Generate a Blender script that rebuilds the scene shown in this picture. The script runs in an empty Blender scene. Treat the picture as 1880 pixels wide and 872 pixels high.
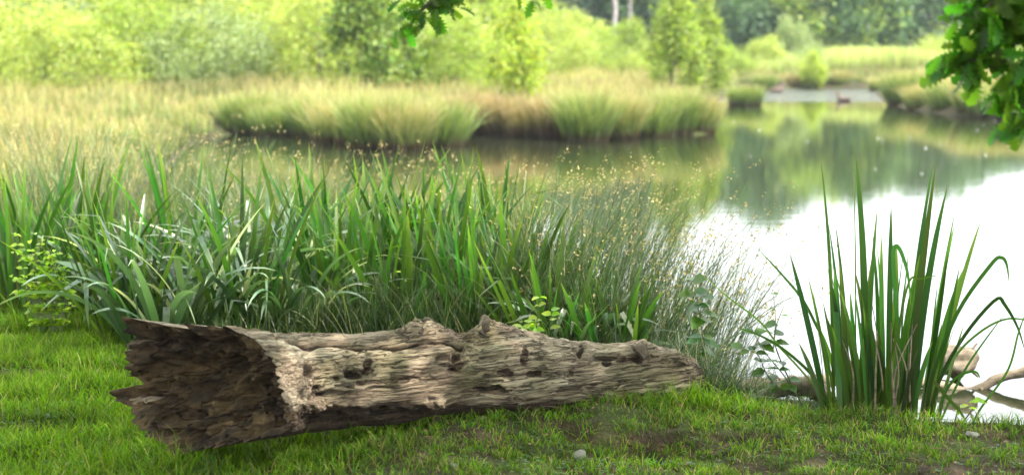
import bpy, math, random
import numpy as np
from mathutils import Vector, Matrix
R = math.radians
random.seed(7); rng = np.random.default_rng(11)
S = bpy.context.scene
C = S.collection

# ------------------------------------------------------------------ camera, world, sun, exposure
CAM_H = 1.55; F = 2893.0; PITCH = math.atan(346 / F)
cd = bpy.data.cameras.new('camera'); cam = bpy.data.objects.new('camera', cd); C.objects.link(cam)
cam.location = (0, 0, CAM_H); cam.rotation_euler = (R(90) - PITCH, 0, 0)
cd.sensor_width = 36; cd.lens = 36 * F / 1880; cd.clip_start = 0.05; cd.clip_end = 2000
cd.dof.use_dof = True; cd.dof.focus_distance = 6.9; cd.dof.aperture_fstop = 2.1; cd.dof.aperture_blades = 8
S.camera = cam
SUN_EL, SUN_AZ = 48, 118       # azimuth clockwise from +Y (north)
w = bpy.data.worlds.new('World'); S.world = w; w.use_nodes = True
nt = w.node_tree; nt.nodes.clear()
out = nt.nodes.new('ShaderNodeOutputWorld'); bg = nt.nodes.new('ShaderNodeBackground')
sky = nt.nodes.new('ShaderNodeTexSky'); sky.sky_type = 'NISHITA'; sky.sun_disc = False
sky.sun_elevation = R(SUN_EL); sky.sun_rotation = R(SUN_AZ); sky.dust_density = 3.0; sky.air_density = 1.0
tc = nt.nodes.new('ShaderNodeTexCoord'); mp = nt.nodes.new('ShaderNodeMapping'); mp.inputs['Scale'].default_value = (1.5, 1.5, 5)
nz = nt.nodes.new('ShaderNodeTexNoise'); nz.inputs['Scale'].default_value = 2.2; nz.inputs['Detail'].default_value = 6
cr = nt.nodes.new('ShaderNodeValToRGB'); cr.color_ramp.elements[0].position = .32; cr.color_ramp.elements[1].position = .55
cr.color_ramp.elements[0].color = (.55, .55, .55, 1)
mx = nt.nodes.new('ShaderNodeMixRGB'); mx.inputs[2].default_value = (13, 13.4, 13.8, 1)
L_ = nt.links
L_.new(tc.outputs['Generated'], mp.inputs[0]); L_.new(mp.outputs[0], nz.inputs[0]); L_.new(nz.outputs[0], cr.inputs[0])
L_.new(cr.outputs[0], mx.inputs[0]); L_.new(sky.outputs[0], mx.inputs[1]); L_.new(mx.outputs[0], bg.inputs[0])
bg.inputs[1].default_value = 0.12; L_.new(bg.outputs[0], out.inputs[0])
sd = bpy.data.lights.new('sun', 'SUN'); sd.energy = 4.4; sd.angle = R(0.8); sd.color = (1, .95, .85)
sun = bpy.data.objects.new('sun', sd); C.objects.link(sun)
a = R(SUN_AZ); e = R(SUN_EL)
sdir = Vector((math.sin(a) * math.cos(e), math.cos(a) * math.cos(e), math.sin(e)))
sun.rotation_euler = sdir.to_track_quat('Z', 'Y').to_euler(); sun.location = (6, -6, 20)
S.view_settings.view_transform = 'Standard'; S.view_settings.look = 'None'; S.view_settings.gamma = 1
S.view_settings.use_curve_mapping = False; S.view_settings.exposure = 1.5
S.cycles.use_denoising = True; S.cycles.max_bounces = 7; S.cycles.transparent_max_bounces = 4
S.cycles.diffuse_bounces = 3; S.cycles.glossy_bounces = 3; S.cycles.transmission_bounces = 3; S.cycles.volume_bounces = 0
S.cycles.caustics_reflective = False; S.cycles.caustics_refractive = False

# ------------------------------------------------------------------ geometry helpers
def ray(px, py):
    u = (px - 940) / F; v = (436 - py) / F; c, s = math.cos(PITCH), math.sin(PITCH)
    return np.array((u, c + v * s, -s + v * c))
def P(px, py, Y):              # point at depth Y
    d = ray(px, py); return np.array((0, 0, CAM_H)) + d * (Y / d[1])
def G(px, py, z=0.0):          # point on height z
    d = ray(px, py); return np.array((0, 0, CAM_H)) + d * ((z - CAM_H) / d[2])
def X(px, Y): return P(px, 436, Y)[0]

def _hash(ix, iy, iz, seed):
    n = (ix * 374761393 + iy * 668265263 + iz * 2147483647 + seed * 1274126177) & 0xffffffff
    n = ((n ^ (n >> 13)) * 1274126177) & 0xffffffff
    return ((n ^ (n >> 16)) & 0xffffff) / float(0xffffff)
def vnoise(p, seed=0):         # value noise in -1..1, p (N,3)
    p = np.asarray(p, float); i = np.floor(p).astype(np.int64); f = p - i; f = f * f * f * (f * (f * 6 - 15) + 10)
    r = 0
    for dx in (0, 1):
        for dy in (0, 1):
            for dz in (0, 1):
                wgt = (f[:, 0] if dx else 1 - f[:, 0]) * (f[:, 1] if dy else 1 - f[:, 1]) * (f[:, 2] if dz else 1 - f[:, 2])
                r = r + wgt * _hash(i[:, 0] + dx, i[:, 1] + dy, i[:, 2] + dz, seed)
    return r * 2 - 1
def fbm(p, oct=4, seed=0, gain=.5):
    p = np.asarray(p, float); r = 0; a_ = 1
    for k in range(oct):
        r = r + a_ * vnoise(p * 2 ** k + 17.3 * k, seed + k); a_ *= gain
    return r
def p3(x, y, z=0): return np.stack([x, y, np.zeros_like(x) + z], 1)

class MB:                      # collects vertex / face blocks, links ONE mesh object
    def __init__(s): s.v = []; s.f3 = []; s.f4 = []; s.u = []; s.n = 0
    def add(s, v, faces, uv=None):
        v = np.asarray(v, float); faces = np.asarray(faces, int)
        if uv is None: uv = np.zeros((len(v), 2))
        s.v.append(v); s.u.append(uv)
        (s.f3 if faces.shape[1] == 3 else s.f4).append(faces + s.n); s.n += len(v)
    def build(s, name, mat, parent=None, smooth=False, origin=None):
        v = np.concatenate(s.v); uv = np.concatenate(s.u)
        if origin is not None: v = v - np.asarray(origin)
        me = bpy.data.meshes.new(name)
        f3 = np.concatenate(s.f3) if s.f3 else np.zeros((0, 3), int); f4 = np.concatenate(s.f4) if s.f4 else np.zeros((0, 4), int)
        loops = np.concatenate([f3.ravel(), f4.ravel()])
        me.vertices.add(len(v)); me.vertices.foreach_set('co', v.ravel().astype(np.float32))
        me.loops.add(len(loops)); me.loops.foreach_set('vertex_index', loops.astype(np.int32))
        me.polygons.add(len(f3) + len(f4))
        st = np.concatenate([np.arange(len(f3)) * 3, len(f3) * 3 + np.arange(len(f4)) * 4])
        me.polygons.foreach_set('loop_start', st.astype(np.int32))
        if smooth: me.polygons.foreach_set('use_smooth', np.ones(len(st), bool))
        ul = me.uv_layers.new(name='UVMap'); ul.data.foreach_set('uv', uv[loops].ravel().astype(np.float32))
        me.update(); me.validate()
        me.materials.append(mat)
        o = bpy.data.objects.new(name, me); C.objects.link(o)
        if parent is not None: o.parent = parent
        elif origin is not None: o.location = origin
        return o
def grid_faces(nu, nv, wrap=False):
    i = np.arange(nu - 1)[:, None]; j = np.arange(nv if wrap else nv - 1)[None, :]; j2 = (j + 1) % nv
    return np.stack([i * nv + j, i * nv + j2, (i + 1) * nv + j2, (i + 1) * nv + j], -1).reshape(-1, 4)

def tag(o, label=None, cat=None, group=None, kind=None):
    if label: o['label'] = label
    if cat: o['category'] = cat
    if group: o['group'] = group
    if kind: o['kind'] = kind
    return o
def empty(name, loc, rz=0, sc=1):
    o = bpy.data.objects.new(name, None); C.objects.link(o); o.location = loc; o.rotation_euler = (0, 0, rz); o.scale = (sc,) * 3
    o.empty_display_size = .1; return o
def copy_tree(o, parent=None):
    kids = list(o.children); c = o.copy(); C.objects.link(c); c.parent = parent
    for k in kids: copy_tree(k, c)
    return c

def tube(mb, pts, rad, n=10, rough=0, seed=0):
    pts = np.asarray(pts, float); rad = np.asarray(rad, float); m = len(pts)
    t = np.gradient(pts, axis=0); t /= np.linalg.norm(t, axis=1)[:, None] + 1e-9
    ref = np.array((0, 0, 1.)) if abs(t[0][2]) < .8 else np.array((1., 0, 0))
    a_ = np.cross(t, ref); a_ /= np.linalg.norm(a_, axis=1)[:, None] + 1e-9; b = np.cross(t, a_)
    th = np.arange(n) / n * 2 * math.pi
    ring = np.cos(th)[None, :, None] * a_[:, None] + np.sin(th)[None, :, None] * b[:, None]
    v = (pts[:, None] + ring * rad[:, None, None]).reshape(-1, 3)
    if rough: v += ring.reshape(-1, 3) * (fbm(v * 12, 3, seed) * rough * np.repeat(rad, n))[:, None]
    uv = np.stack([np.tile(np.arange(n) / n, m), np.repeat(np.arange(m) / max(1, m - 1), n)], 1)
    mb.add(v, grid_faces(m, n, True), uv)
    for end, k in ((0, 0), (m - 1, m - 1)):
        c = pts[k][None] + t[k][None] * (rad[k] * (.3 if end else -.3)); base = k * n
        vv = np.concatenate([v[base:base + n], c]); f = [[i, (i + 1) % n, n] for i in range(n)]
        mb.add(vv, f, np.concatenate([uv[base:base + n], uv[base:base + 1]]))
def curve_pts(ctrl, n):
    ctrl = np.asarray(ctrl, float); m = len(ctrl); t = np.linspace(0, m - 1, n); i = np.clip(t.astype(int), 0, m - 2); f = (t - i)[:, None]
    p0 = ctrl[np.maximum(i - 1, 0)]; p1 = ctrl[i]; p2 = ctrl[i + 1]; p3_ = ctrl[np.minimum(i + 2, m - 1)]
    return .5 * ((2 * p1) + (-p0 + p2) * f + (2 * p0 - 5 * p1 + 4 * p2 - p3_) * f ** 2 + (-p0 + 3 * p1 - 3 * p2 + p3_) * f ** 3)

def blades(mb, base, az, L, W, lean, curve, segs=4, phi=None, pw=1.4, kink=None, prof='grass', fold=0.0, vmin=0):
    base = np.asarray(base, float); N = len(base)
    az, L, W, lean, curve = [np.broadcast_to(np.asarray(q, float), (N,)) for q in (az, L, W, lean, curve)]
    if phi is None: phi = rng.uniform(-1.5, 1.5, N)
    phi = np.broadcast_to(np.asarray(phi, float), (N,))
    h = np.stack([np.cos(az), np.sin(az), np.zeros(N)], 1); side = np.stack([-np.sin(az), np.cos(az), np.zeros(N)], 1)
    up = np.array((0, 0, 1.))
    k = 3 if fold else 2; vs = np.zeros((segs + 1, k, N, 3)); uv = np.zeros((segs + 1, k, N, 2)); p = base.copy()
    for j in range(segs + 1):
        t = j / segs; an = lean + curve * t ** pw
        if kink is not None: an = an + kink[1] * (t > kink[0])
        tg = np.sin(an)[:, None] * h + np.cos(an)[:, None] * up; nm = np.cos(an)[:, None] * h - np.sin(an)[:, None] * up
        if prof == 'grass': ww = (1 - t) ** .6 + .03
        elif prof == 'iris': ww = (.75 + .5 * t - .25 * t * t) * (1 - t ** 4) ** .9 + .02
        elif prof == 'stem': ww = 1 - .5 * t
        wv = (np.cos(phi)[:, None] * side + np.sin(phi)[:, None] * nm) * (W * ww * .5)[:, None]
        wn = (-np.sin(phi)[:, None] * side + np.cos(phi)[:, None] * nm) * (W * ww * fold)[:, None]
        if k == 2: vs[j, 0] = p - wv; vs[j, 1] = p + wv
        else: vs[j, 0] = p - wv; vs[j, 1] = p + wn; vs[j, 2] = p + wv
        for q in range(k): uv[j, q, :, 0] = q / (k - 1); uv[j, q, :, 1] = vmin + (1 - vmin) * t
        p = p + tg * (L / segs)[:, None]
    V = vs.transpose(2, 0, 1, 3).reshape(-1, 3); U = uv.transpose(2, 0, 1, 3).reshape(-1, 2)
    f1 = grid_faces(segs + 1, k); f = (f1[None] + (np.arange(N) * (segs + 1) * k)[:, None, None]).reshape(-1, 4)
    mb.add(V, f, U); return p   # tips

OAK = ([0, .1, .18, .25, .34, .4, .5, .57, .68, .75, .85, .92, 1.0], [.015, .04, .17, .07, .26, .09, .33, .12, .31, .12, .22, .16, .03])
OAKLOW = ([0, .2, .5, .8, 1.0], [.03, .2, .3, .25, .0])
OVAL = ([0, .15, .4, .7, 1.0], [.0, .25, .36, .24, .0])
DIA = None
def leaves(mb, pos, dirs, nrm, L, shape=OVAL, fold=.12, droop=.15):
    pos = np.asarray(pos, float); N = len(pos); L = np.broadcast_to(np.asarray(L, float), (N,))
    d = dirs / (np.linalg.norm(dirs, axis=1)[:, None] + 1e-9); s = np.cross(d, nrm); s /= np.linalg.norm(s, axis=1)[:, None] + 1e-9
    n = np.cross(s, d); xs, ws = shape; m = len(xs)
    V = np.zeros((N, m, 3, 3)); U = np.zeros((N, m, 3, 2))
    for i in range(m):
        c = pos + (d * xs[i] - n * droop * xs[i] ** 2) * L[:, None]; e_ = (s * ws[i] + n * ws[i] * fold * 2) * L[:, None]
        e2 = (-s * ws[i] + n * ws[i] * fold * 2) * L[:, None]
        V[:, i, 0] = c + e2; V[:, i, 1] = c; V[:, i, 2] = c + e_
        U[:, i, :, 1] = xs[i]; U[:, i, 0, 0] = 0; U[:, i, 1, 0] = .5; U[:, i, 2, 0] = 1
    f1 = grid_faces(m, 3); f = (f1[None] + (np.arange(N) * m * 3)[:, None, None]).reshape(-1, 4)
    mb.add(V.reshape(-1, 3), f, U.reshape(-1, 2))
def cards(mb, pos, size, nbias=None):      # small rhombic leaf sprays
    N = len(pos); d = rng.normal(size=(N, 3)); d /= np.linalg.norm(d, axis=1)[:, None]
    n = rng.normal(size=(N, 3)) + (0 if nbias is None else nbias); s = np.cross(d, n); s /= np.linalg.norm(s, axis=1)[:, None] + 1e-9
    size = np.broadcast_to(size, (N,))[:, None]
    V = np.stack([pos - d * size * .5, pos + s * size * .3, pos + d * size * .5, pos - s * size * .3], 1).reshape(-1, 3)
    f = np.arange(4 * N).reshape(N, 4); mb.add(V, f, np.tile([[.5, 0], [1, .5], [.5, 1], [0, .5]], (N, 1)))

# ------------------------------------------------------------------ materials
def newmat(name):
    m = bpy.data.materials.new(name); m.use_nodes = True; t = m.node_tree; t.nodes.clear()
    o = t.nodes.new('ShaderNodeOutputMaterial'); return m, t, o, t.nodes.new, t.links.new
def ramp(t, stops):
    n = t.nodes.new('ShaderNodeValToRGB'); r = n.color_ramp
    while len(r.elements) < len(stops): r.elements.new(.5)
    for e_, (p, c) in zip(r.elements, stops): e_.position = p; e_.color = (*c, 1)
    return n
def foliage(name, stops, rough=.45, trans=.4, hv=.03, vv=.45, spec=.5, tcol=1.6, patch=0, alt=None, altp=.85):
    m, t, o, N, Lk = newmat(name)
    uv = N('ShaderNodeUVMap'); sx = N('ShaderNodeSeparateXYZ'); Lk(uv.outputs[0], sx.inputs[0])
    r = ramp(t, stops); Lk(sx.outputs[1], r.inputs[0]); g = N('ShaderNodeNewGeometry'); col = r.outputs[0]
    if alt:
        gt = N('ShaderNodeMath'); gt.operation = 'GREATER_THAN'; gt.inputs[1].default_value = altp
        fr = N('ShaderNodeMath'); fr.operation = 'FRACT'; ml = N('ShaderNodeMath'); ml.operation = 'MULTIPLY'; ml.inputs[1].default_value = 13.7
        Lk(g.outputs['Random Per Island'], ml.inputs[0]); Lk(ml.outputs[0], fr.inputs[0]); Lk(fr.outputs[0], gt.inputs[0])
        mxx = N('ShaderNodeMixRGB'); Lk(gt.outputs[0], mxx.inputs[0]); Lk(col, mxx.inputs[1]); mxx.inputs[2].default_value = (*alt, 1); col = mxx.outputs[0]
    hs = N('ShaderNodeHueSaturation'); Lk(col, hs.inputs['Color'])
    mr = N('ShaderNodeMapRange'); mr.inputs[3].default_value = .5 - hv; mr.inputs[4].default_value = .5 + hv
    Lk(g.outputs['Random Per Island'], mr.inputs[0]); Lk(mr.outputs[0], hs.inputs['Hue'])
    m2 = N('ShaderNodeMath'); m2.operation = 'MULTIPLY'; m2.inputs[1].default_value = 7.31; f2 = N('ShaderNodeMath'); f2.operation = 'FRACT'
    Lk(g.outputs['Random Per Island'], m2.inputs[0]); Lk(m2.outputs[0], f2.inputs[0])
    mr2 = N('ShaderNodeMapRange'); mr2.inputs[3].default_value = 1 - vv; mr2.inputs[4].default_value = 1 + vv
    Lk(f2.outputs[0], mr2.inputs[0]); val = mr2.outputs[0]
    if patch:
        tcn = N('ShaderNodeTexCoord'); nn = N('ShaderNodeTexNoise'); nn.inputs['Scale'].default_value = patch; nn.inputs['Detail'].default_value = 3
        Lk(tcn.outputs['Object'], nn.inputs[0]); m3 = N('ShaderNodeMapRange'); m3.inputs[1].default_value = .3; m3.inputs[2].default_value = .7
        m3.inputs[3].default_value = .6; m3.inputs[4].default_value = 1.4; Lk(nn.outputs[0], m3.inputs[0])
        m4 = N('ShaderNodeMath'); m4.operation = 'MULTIPLY'; Lk(val, m4.inputs[0]); Lk(m3.outputs[0], m4.inputs[1]); val = m4.outputs[0]
    Lk(val, hs.inputs['Value'])
    pb = N('ShaderNodeBsdfPrincipled'); Lk(hs.outputs[0], pb.inputs['Base Color']); pb.inputs['Roughness'].default_value = rough
    pb.inputs['Specular IOR Level'].default_value = spec
    tr = N('ShaderNodeBsdfTranslucent'); tm = N('ShaderNodeMixRGB'); tm.blend_type = 'MULTIPLY'; tm.inputs[0].default_value = 1
    Lk(hs.outputs[0], tm.inputs[1]); tm.inputs[2].default_value = (tcol * 1.05, tcol * 1.15, tcol * .5, 1); Lk(tm.outputs[0], tr.inputs[0])
    ms = N('ShaderNodeMixShader'); ms.inputs[0].default_value = trans; Lk(pb.outputs[0], ms.inputs[1]); Lk(tr.outputs[0], ms.inputs[2])
    Lk(ms.outputs[0], o.inputs[0]); return m
def wood(name, cols, scale=(1.2, 7, 7), bump=.6, crack=.5, moss=0, rough=.9, patch=None, rot=None):  # rot: tint for rotten pits and for shade painted on the log
    m, t, o, N, Lk = newmat(name)
    tcn = N('ShaderNodeTexCoord'); mp_ = N('ShaderNodeMapping'); mp_.inputs['Scale'].default_value = scale; Lk(tcn.outputs['Object'], mp_.inputs[0])
    n1 = N('ShaderNodeTexNoise'); n1.inputs['Scale'].default_value = 1.6; n1.inputs['Detail'].default_value = 9; n1.inputs['Roughness'].default_value = .65; n1.inputs['Distortion'].default_value = .25
    Lk(mp_.outputs[0], n1.inputs[0]); r = ramp(t, cols); Lk(n1.outputs[0], r.inputs[0])
    n2 = N('ShaderNodeTexNoise'); n2.inputs['Scale'].default_value = 5; n2.inputs['Detail'].default_value = 8; n2.inputs['Roughness'].default_value = .7; Lk(mp_.outputs[0], n2.inputs[0])
    c2 = ramp(t, [(.34, (1 - crack,) * 3), (.47, (1,) * 3)]); Lk(n2.outputs[0], c2.inputs[0])
    mu = N('ShaderNodeMixRGB'); mu.blend_type = 'MULTIPLY'; mu.inputs[0].default_value = 1; Lk(r.outputs[0], mu.inputs[1]); Lk(c2.outputs[0], mu.inputs[2]); col = mu.outputs[0]
    n3 = N('ShaderNodeTexNoise'); n3.inputs['Scale'].default_value = 2.3; n3.inputs['Detail'].default_value = 5; Lk(tcn.outputs['Object'], n3.inputs[0])
    if patch:
        r3 = ramp(t, [(.46, (0,) * 3), (.6, (1,) * 3)]); Lk(n3.outputs[0], r3.inputs[0]); mm = N('ShaderNodeMixRGB'); Lk(r3.outputs[0], mm.inputs[0]); Lk(col, mm.inputs[1])
        mm.inputs[2].default_value = (*patch, 1); mfac = N('ShaderNodeMath'); mfac.operation = 'MULTIPLY'; mfac.inputs[1].default_value = .5
        Lk(r3.outputs[0], mfac.inputs[0]); Lk(mfac.outputs[0], mm.inputs[0]); col = mm.outputs[0]
    if moss:
        n4 = N('ShaderNodeTexNoise'); n4.inputs['Scale'].default_value = 4; n4.inputs['Detail'].default_value = 7; Lk(tcn.outputs['Object'], n4.inputs[0])
        r4 = ramp(t, [(.5, (0,) * 3), (.66, (moss,) * 3)]); Lk(n4.outputs[0], r4.inputs[0]); mm = N('ShaderNodeMixRGB'); Lk(r4.outputs[0], mm.inputs[0])
        Lk(col, mm.inputs[1]); mm.inputs[2].default_value = (.1, .12, .03, 1); col = mm.outputs[0]
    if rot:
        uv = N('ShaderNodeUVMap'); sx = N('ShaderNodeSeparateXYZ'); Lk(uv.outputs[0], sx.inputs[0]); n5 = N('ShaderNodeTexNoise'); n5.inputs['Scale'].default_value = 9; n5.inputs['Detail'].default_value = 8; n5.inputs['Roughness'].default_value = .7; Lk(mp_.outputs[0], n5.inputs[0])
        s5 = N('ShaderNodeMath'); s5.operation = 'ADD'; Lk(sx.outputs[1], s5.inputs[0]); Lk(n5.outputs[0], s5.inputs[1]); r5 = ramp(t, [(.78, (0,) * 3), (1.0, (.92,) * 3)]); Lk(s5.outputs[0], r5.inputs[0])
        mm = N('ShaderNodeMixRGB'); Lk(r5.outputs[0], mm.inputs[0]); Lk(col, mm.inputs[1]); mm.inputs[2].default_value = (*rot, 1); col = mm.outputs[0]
    pb = N('ShaderNodeBsdfPrincipled'); Lk(col, pb.inputs['Base Color']); pb.inputs['Roughness'].default_value = rough; pb.inputs['Specular IOR Level'].default_value = .25
    ad = N('ShaderNodeMath'); ad.operation = 'ADD'; Lk(n1.outputs[0], ad.inputs[0]); Lk(n2.outputs[0], ad.inputs[1])
    if rot:   # fine drying cracks along the grain
        mpc = N('ShaderNodeMapping'); mpc.inputs['Scale'].default_value = (2.2, 38, 38); Lk(tcn.outputs['Object'], mpc.inputs[0]); n6 = N('ShaderNodeTexNoise'); n6.inputs['Scale'].default_value = 1.5; n6.inputs['Detail'].default_value = 6; Lk(mpc.outputs[0], n6.inputs[0])
        r6 = ramp(t, [(.455, (1,) * 3), (.492, (.3,) * 3), (.508, (.3,) * 3), (.545, (1,) * 3)]); Lk(n6.outputs[0], r6.inputs[0]); n7 = N('ShaderNodeTexNoise'); n7.inputs['Scale'].default_value = 3.5; Lk(tcn.outputs['Object'], n7.inputs[0])
        r7 = ramp(t, [(.45, (0,) * 3), (.56, (1,) * 3)]); Lk(n7.outputs[0], r7.inputs[0]); mk = N('ShaderNodeMixRGB'); mk.blend_type = 'MULTIPLY'; Lk(r7.outputs[0], mk.inputs[0]); Lk(col, mk.inputs[1]); Lk(r6.outputs[0], mk.inputs[2]); Lk(mk.outputs[0], pb.inputs['Base Color'])
        mh = N('ShaderNodeMath'); mh.operation = 'MULTIPLY'; mh.inputs[1].default_value = .7; Lk(r6.outputs[0], mh.inputs[0]); ad2 = N('ShaderNodeMath'); ad2.operation = 'ADD'; Lk(ad.outputs[0], ad2.inputs[0]); Lk(mh.outputs[0], ad2.inputs[1]); ad = ad2
    bp = N('ShaderNodeBump'); bp.inputs['Strength'].default_value = bump; bp.inputs['Distance'].default_value = .02; Lk(ad.outputs[0], bp.inputs['Height']); Lk(bp.outputs[0], pb.inputs['Normal'])
    Lk(pb.outputs[0], o.inputs[0]); return m

M = {}
M['log'] = wood('weathered_wood', [(.3, (.08, .055, .036)), (.42, (.175, .128, .088)), (.52, (.30, .235, .165)), (.66, (.47, .40, .29))], moss=.3, crack=.62, bump=1.0, patch=(.16, .11, .075), rot=(.045, .028, .018))  # rot tint covers rotten pits and the shade painted on the underside
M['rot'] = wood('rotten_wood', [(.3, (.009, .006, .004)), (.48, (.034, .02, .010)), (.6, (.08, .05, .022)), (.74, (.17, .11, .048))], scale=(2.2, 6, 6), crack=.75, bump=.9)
M['stub'] = wood('dark_wood', [(.3, (.04, .028, .02)), (.6, (.12, .09, .065)), (.8, (.22, .17, .12))], scale=(6, 6, 3))
M['branch'] = wood('driftwood', [(.3, (.11, .085, .06)), (.55, (.23, .18, .13)), (.75, (.36, .3, .23))], scale=(3, 12, 12), bump=.3)
M['pale'] = wood('pale_driftwood', [(.3, (.2, .15, .1)), (.55, (.42, .35, .25)), (.75, (.55, .48, .36))], scale=(3, 9, 9), bump=.3)
M['bark'] = wood('bark', [(.3, (.05, .04, .03)), (.6, (.14, .12, .1)), (.8, (.24, .21, .18))], scale=(8, 8, 1.5), bump=.8)
M['palebark'] = wood('pale_bark', [(.3, (.22, .19, .18)), (.6, (.38, .34, .33)), (.8, (.5, .46, .44))], scale=(5, 5, 1.5), bump=.3)
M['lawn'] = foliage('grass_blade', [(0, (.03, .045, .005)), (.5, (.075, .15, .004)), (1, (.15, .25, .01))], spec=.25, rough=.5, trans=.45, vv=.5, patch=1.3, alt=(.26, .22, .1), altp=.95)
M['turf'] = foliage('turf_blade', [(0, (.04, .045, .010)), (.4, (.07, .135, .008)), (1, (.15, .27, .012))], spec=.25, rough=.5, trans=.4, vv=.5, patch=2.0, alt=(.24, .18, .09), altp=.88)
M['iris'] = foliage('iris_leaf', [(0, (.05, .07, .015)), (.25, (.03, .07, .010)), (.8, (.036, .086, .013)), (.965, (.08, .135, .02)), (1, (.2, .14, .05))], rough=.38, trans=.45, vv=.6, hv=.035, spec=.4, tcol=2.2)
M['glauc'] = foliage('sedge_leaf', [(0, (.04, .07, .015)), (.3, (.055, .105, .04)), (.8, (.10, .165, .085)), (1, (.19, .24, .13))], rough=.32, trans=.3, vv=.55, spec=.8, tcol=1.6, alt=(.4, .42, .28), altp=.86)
M['rush'] = foliage('rush_stem', [(0, (.025, .035, .012)), (.5, (.035, .07, .025)), (1, (.08, .12, .04))], rough=.4, trans=.2, vv=.45, alt=(.26, .24, .13), altp=.92)
M['flower'] = foliage('rush_flower', [(0, (.27, .21, .09)), (1, (.38, .31, .14))], rough=.7, trans=.3, vv=.3, hv=.02, tcol=1.1)
M['under'] = foliage('undergrowth_blade', [(0, (.014, .017, .006)), (.5, (.022, .045, .008)), (1, (.055, .10, .02))], rough=.45, trans=.35, vv=.55, alt=(.2, .19, .1), altp=.9)
M['meadow'] = foliage('meadow_blade', [(0, (.08, .065, .03)), (.3, (.11, .15, .04)), (.6, (.19, .22, .065)), (.82, (.32, .27, .11)), (1, (.43, .31, .15))], rough=.6, trans=.35, vv=.3, patch=.25, tcol=1.3)
M['tuss'] = foliage('tussock_blade', [(0, (.05, .03, .02)), (.14, (.10, .07, .038)), (.3, (.13, .165, .05)), (.6, (.18, .21, .065)), (.82, (.29, .25, .10)), (1, (.41, .30, .15))], rough=.6, trans=.35, vv=.35, tcol=1.3)
M['tussg'] = foliage('green_tussock_blade', [(0, (.05, .03, .02)), (.12, (.08, .07, .03)), (.3, (.11, .16, .04)), (.7, (.17, .23, .06)), (1, (.34, .30, .12))], rough=.6, trans=.35, vv=.4, tcol=1.3)
M['tussb'] = foliage('brown_tussock_blade', [(0, (.04, .025, .018)), (.25, (.10, .065, .038)), (.5, (.15, .14, .055)), (.8, (.26, .2, .09)), (1, (.38, .26, .14))], rough=.6, trans=.3, vv=.4, tcol=1.3)
M['farreed'] = foliage('far_reed_blade', [(0, (.2, .22, .08)), (1, (.33, .36, .13))], rough=.6, trans=.4, vv=.25)
M['willow'] = foliage('willow_leaf', [(0, (.27, .32, .075)), (1, (.38, .42, .11))], rough=.5, trans=.5, vv=.35, tcol=1.35)
M['willow2'] = foliage('birch_leaf', [(0, (.18, .24, .045)), (1, (.28, .34, .065))], rough=.5, trans=.5, vv=.4, tcol=1.5)
M['willow3'] = foliage('grey_willow_leaf', [(0, (.19, .25, .09)), (1, (.29, .34, .15))], rough=.5, trans=.4, vv=.4, tcol=1.3)
M['willow4'] = foliage('dark_willow_leaf', [(0, (.12, .19, .03)), (1, (.20, .27, .05))], rough=.5, trans=.4, vv=.5, tcol=1.4)
M['yellow'] = foliage('young_leaf', [(0, (.25, .31, .045)), (1, (.35, .40, .07))], rough=.45, trans=.5, vv=.3, tcol=1.5)
M['forest'] = foliage('forest_leaf', [(0, (.065, .125, .05)), (1, (.11, .19, .065))], rough=.5, trans=.35, vv=.5, tcol=1.4)
M['forest2'] = foliage('forest_leaf_light', [(0, (.25, .35, .07)), (1, (.35, .44, .10))], rough=.5, trans=.4, vv=.45, tcol=1.4)
M['forest3'] = foliage('forest_leaf_grey', [(0, (.09, .15, .08)), (1, (.13, .20, .11))], rough=.5, trans=.35, vv=.45, tcol=1.3)
M['oak'] = foliage('oak_leaf', [(0, (.05, .12, .010)), (1, (.07, .16, .014))], rough=.4, trans=.55, vv=.5, tcol=2.4, spec=.35)
M['herb'] = foliage('herb_leaf', [(0, (.04, .11, .012)), (1, (.06, .15, .018))], rough=.4, trans=.5, vv=.3, tcol=1.8)
M['lime'] = foliage('lime_leaf', [(0, (.22, .36, .02)), (1, (.34, .44, .03))], rough=.4, trans=.5, vv=.3, tcol=1.8)
def simple(name, c, rough=.8, nscale=30, var=.3):
    m, t, o, N, Lk = newmat(name); nn = N('ShaderNodeTexNoise'); nn.inputs['Scale'].default_value = nscale; tcn = N('ShaderNodeTexCoord'); Lk(tcn.outputs['Object'], nn.inputs[0])
    r = ramp(t, [(.3, tuple(q * (1 - var) for q in c)), (.7, tuple(min(.9, q * (1 + var)) for q in c))]); Lk(nn.outputs[0], r.inputs[0])
    pb = N('ShaderNodeBsdfPrincipled'); Lk(r.outputs[0], pb.inputs['Base Color']); pb.inputs['Roughness'].default_value = rough; Lk(pb.outputs[0], o.inputs[0]); return m
M['stem'] = simple('plant_stem', (.09, .12, .04)); M['white'] = simple('petal', (.7, .7, .68)); M['stone'] = simple('pale_stone', (.17, .155, .13))
M['plume'] = simple('brown_plumage', (.11, .075, .055)); M['plumew'] = simple('white_plumage', (.75, .73, .7)); M['beak'] = simple('beak', (.4, .2, .05))
M['deadleaf'] = simple('dead_leaf', (.16, .09, .045))

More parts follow.
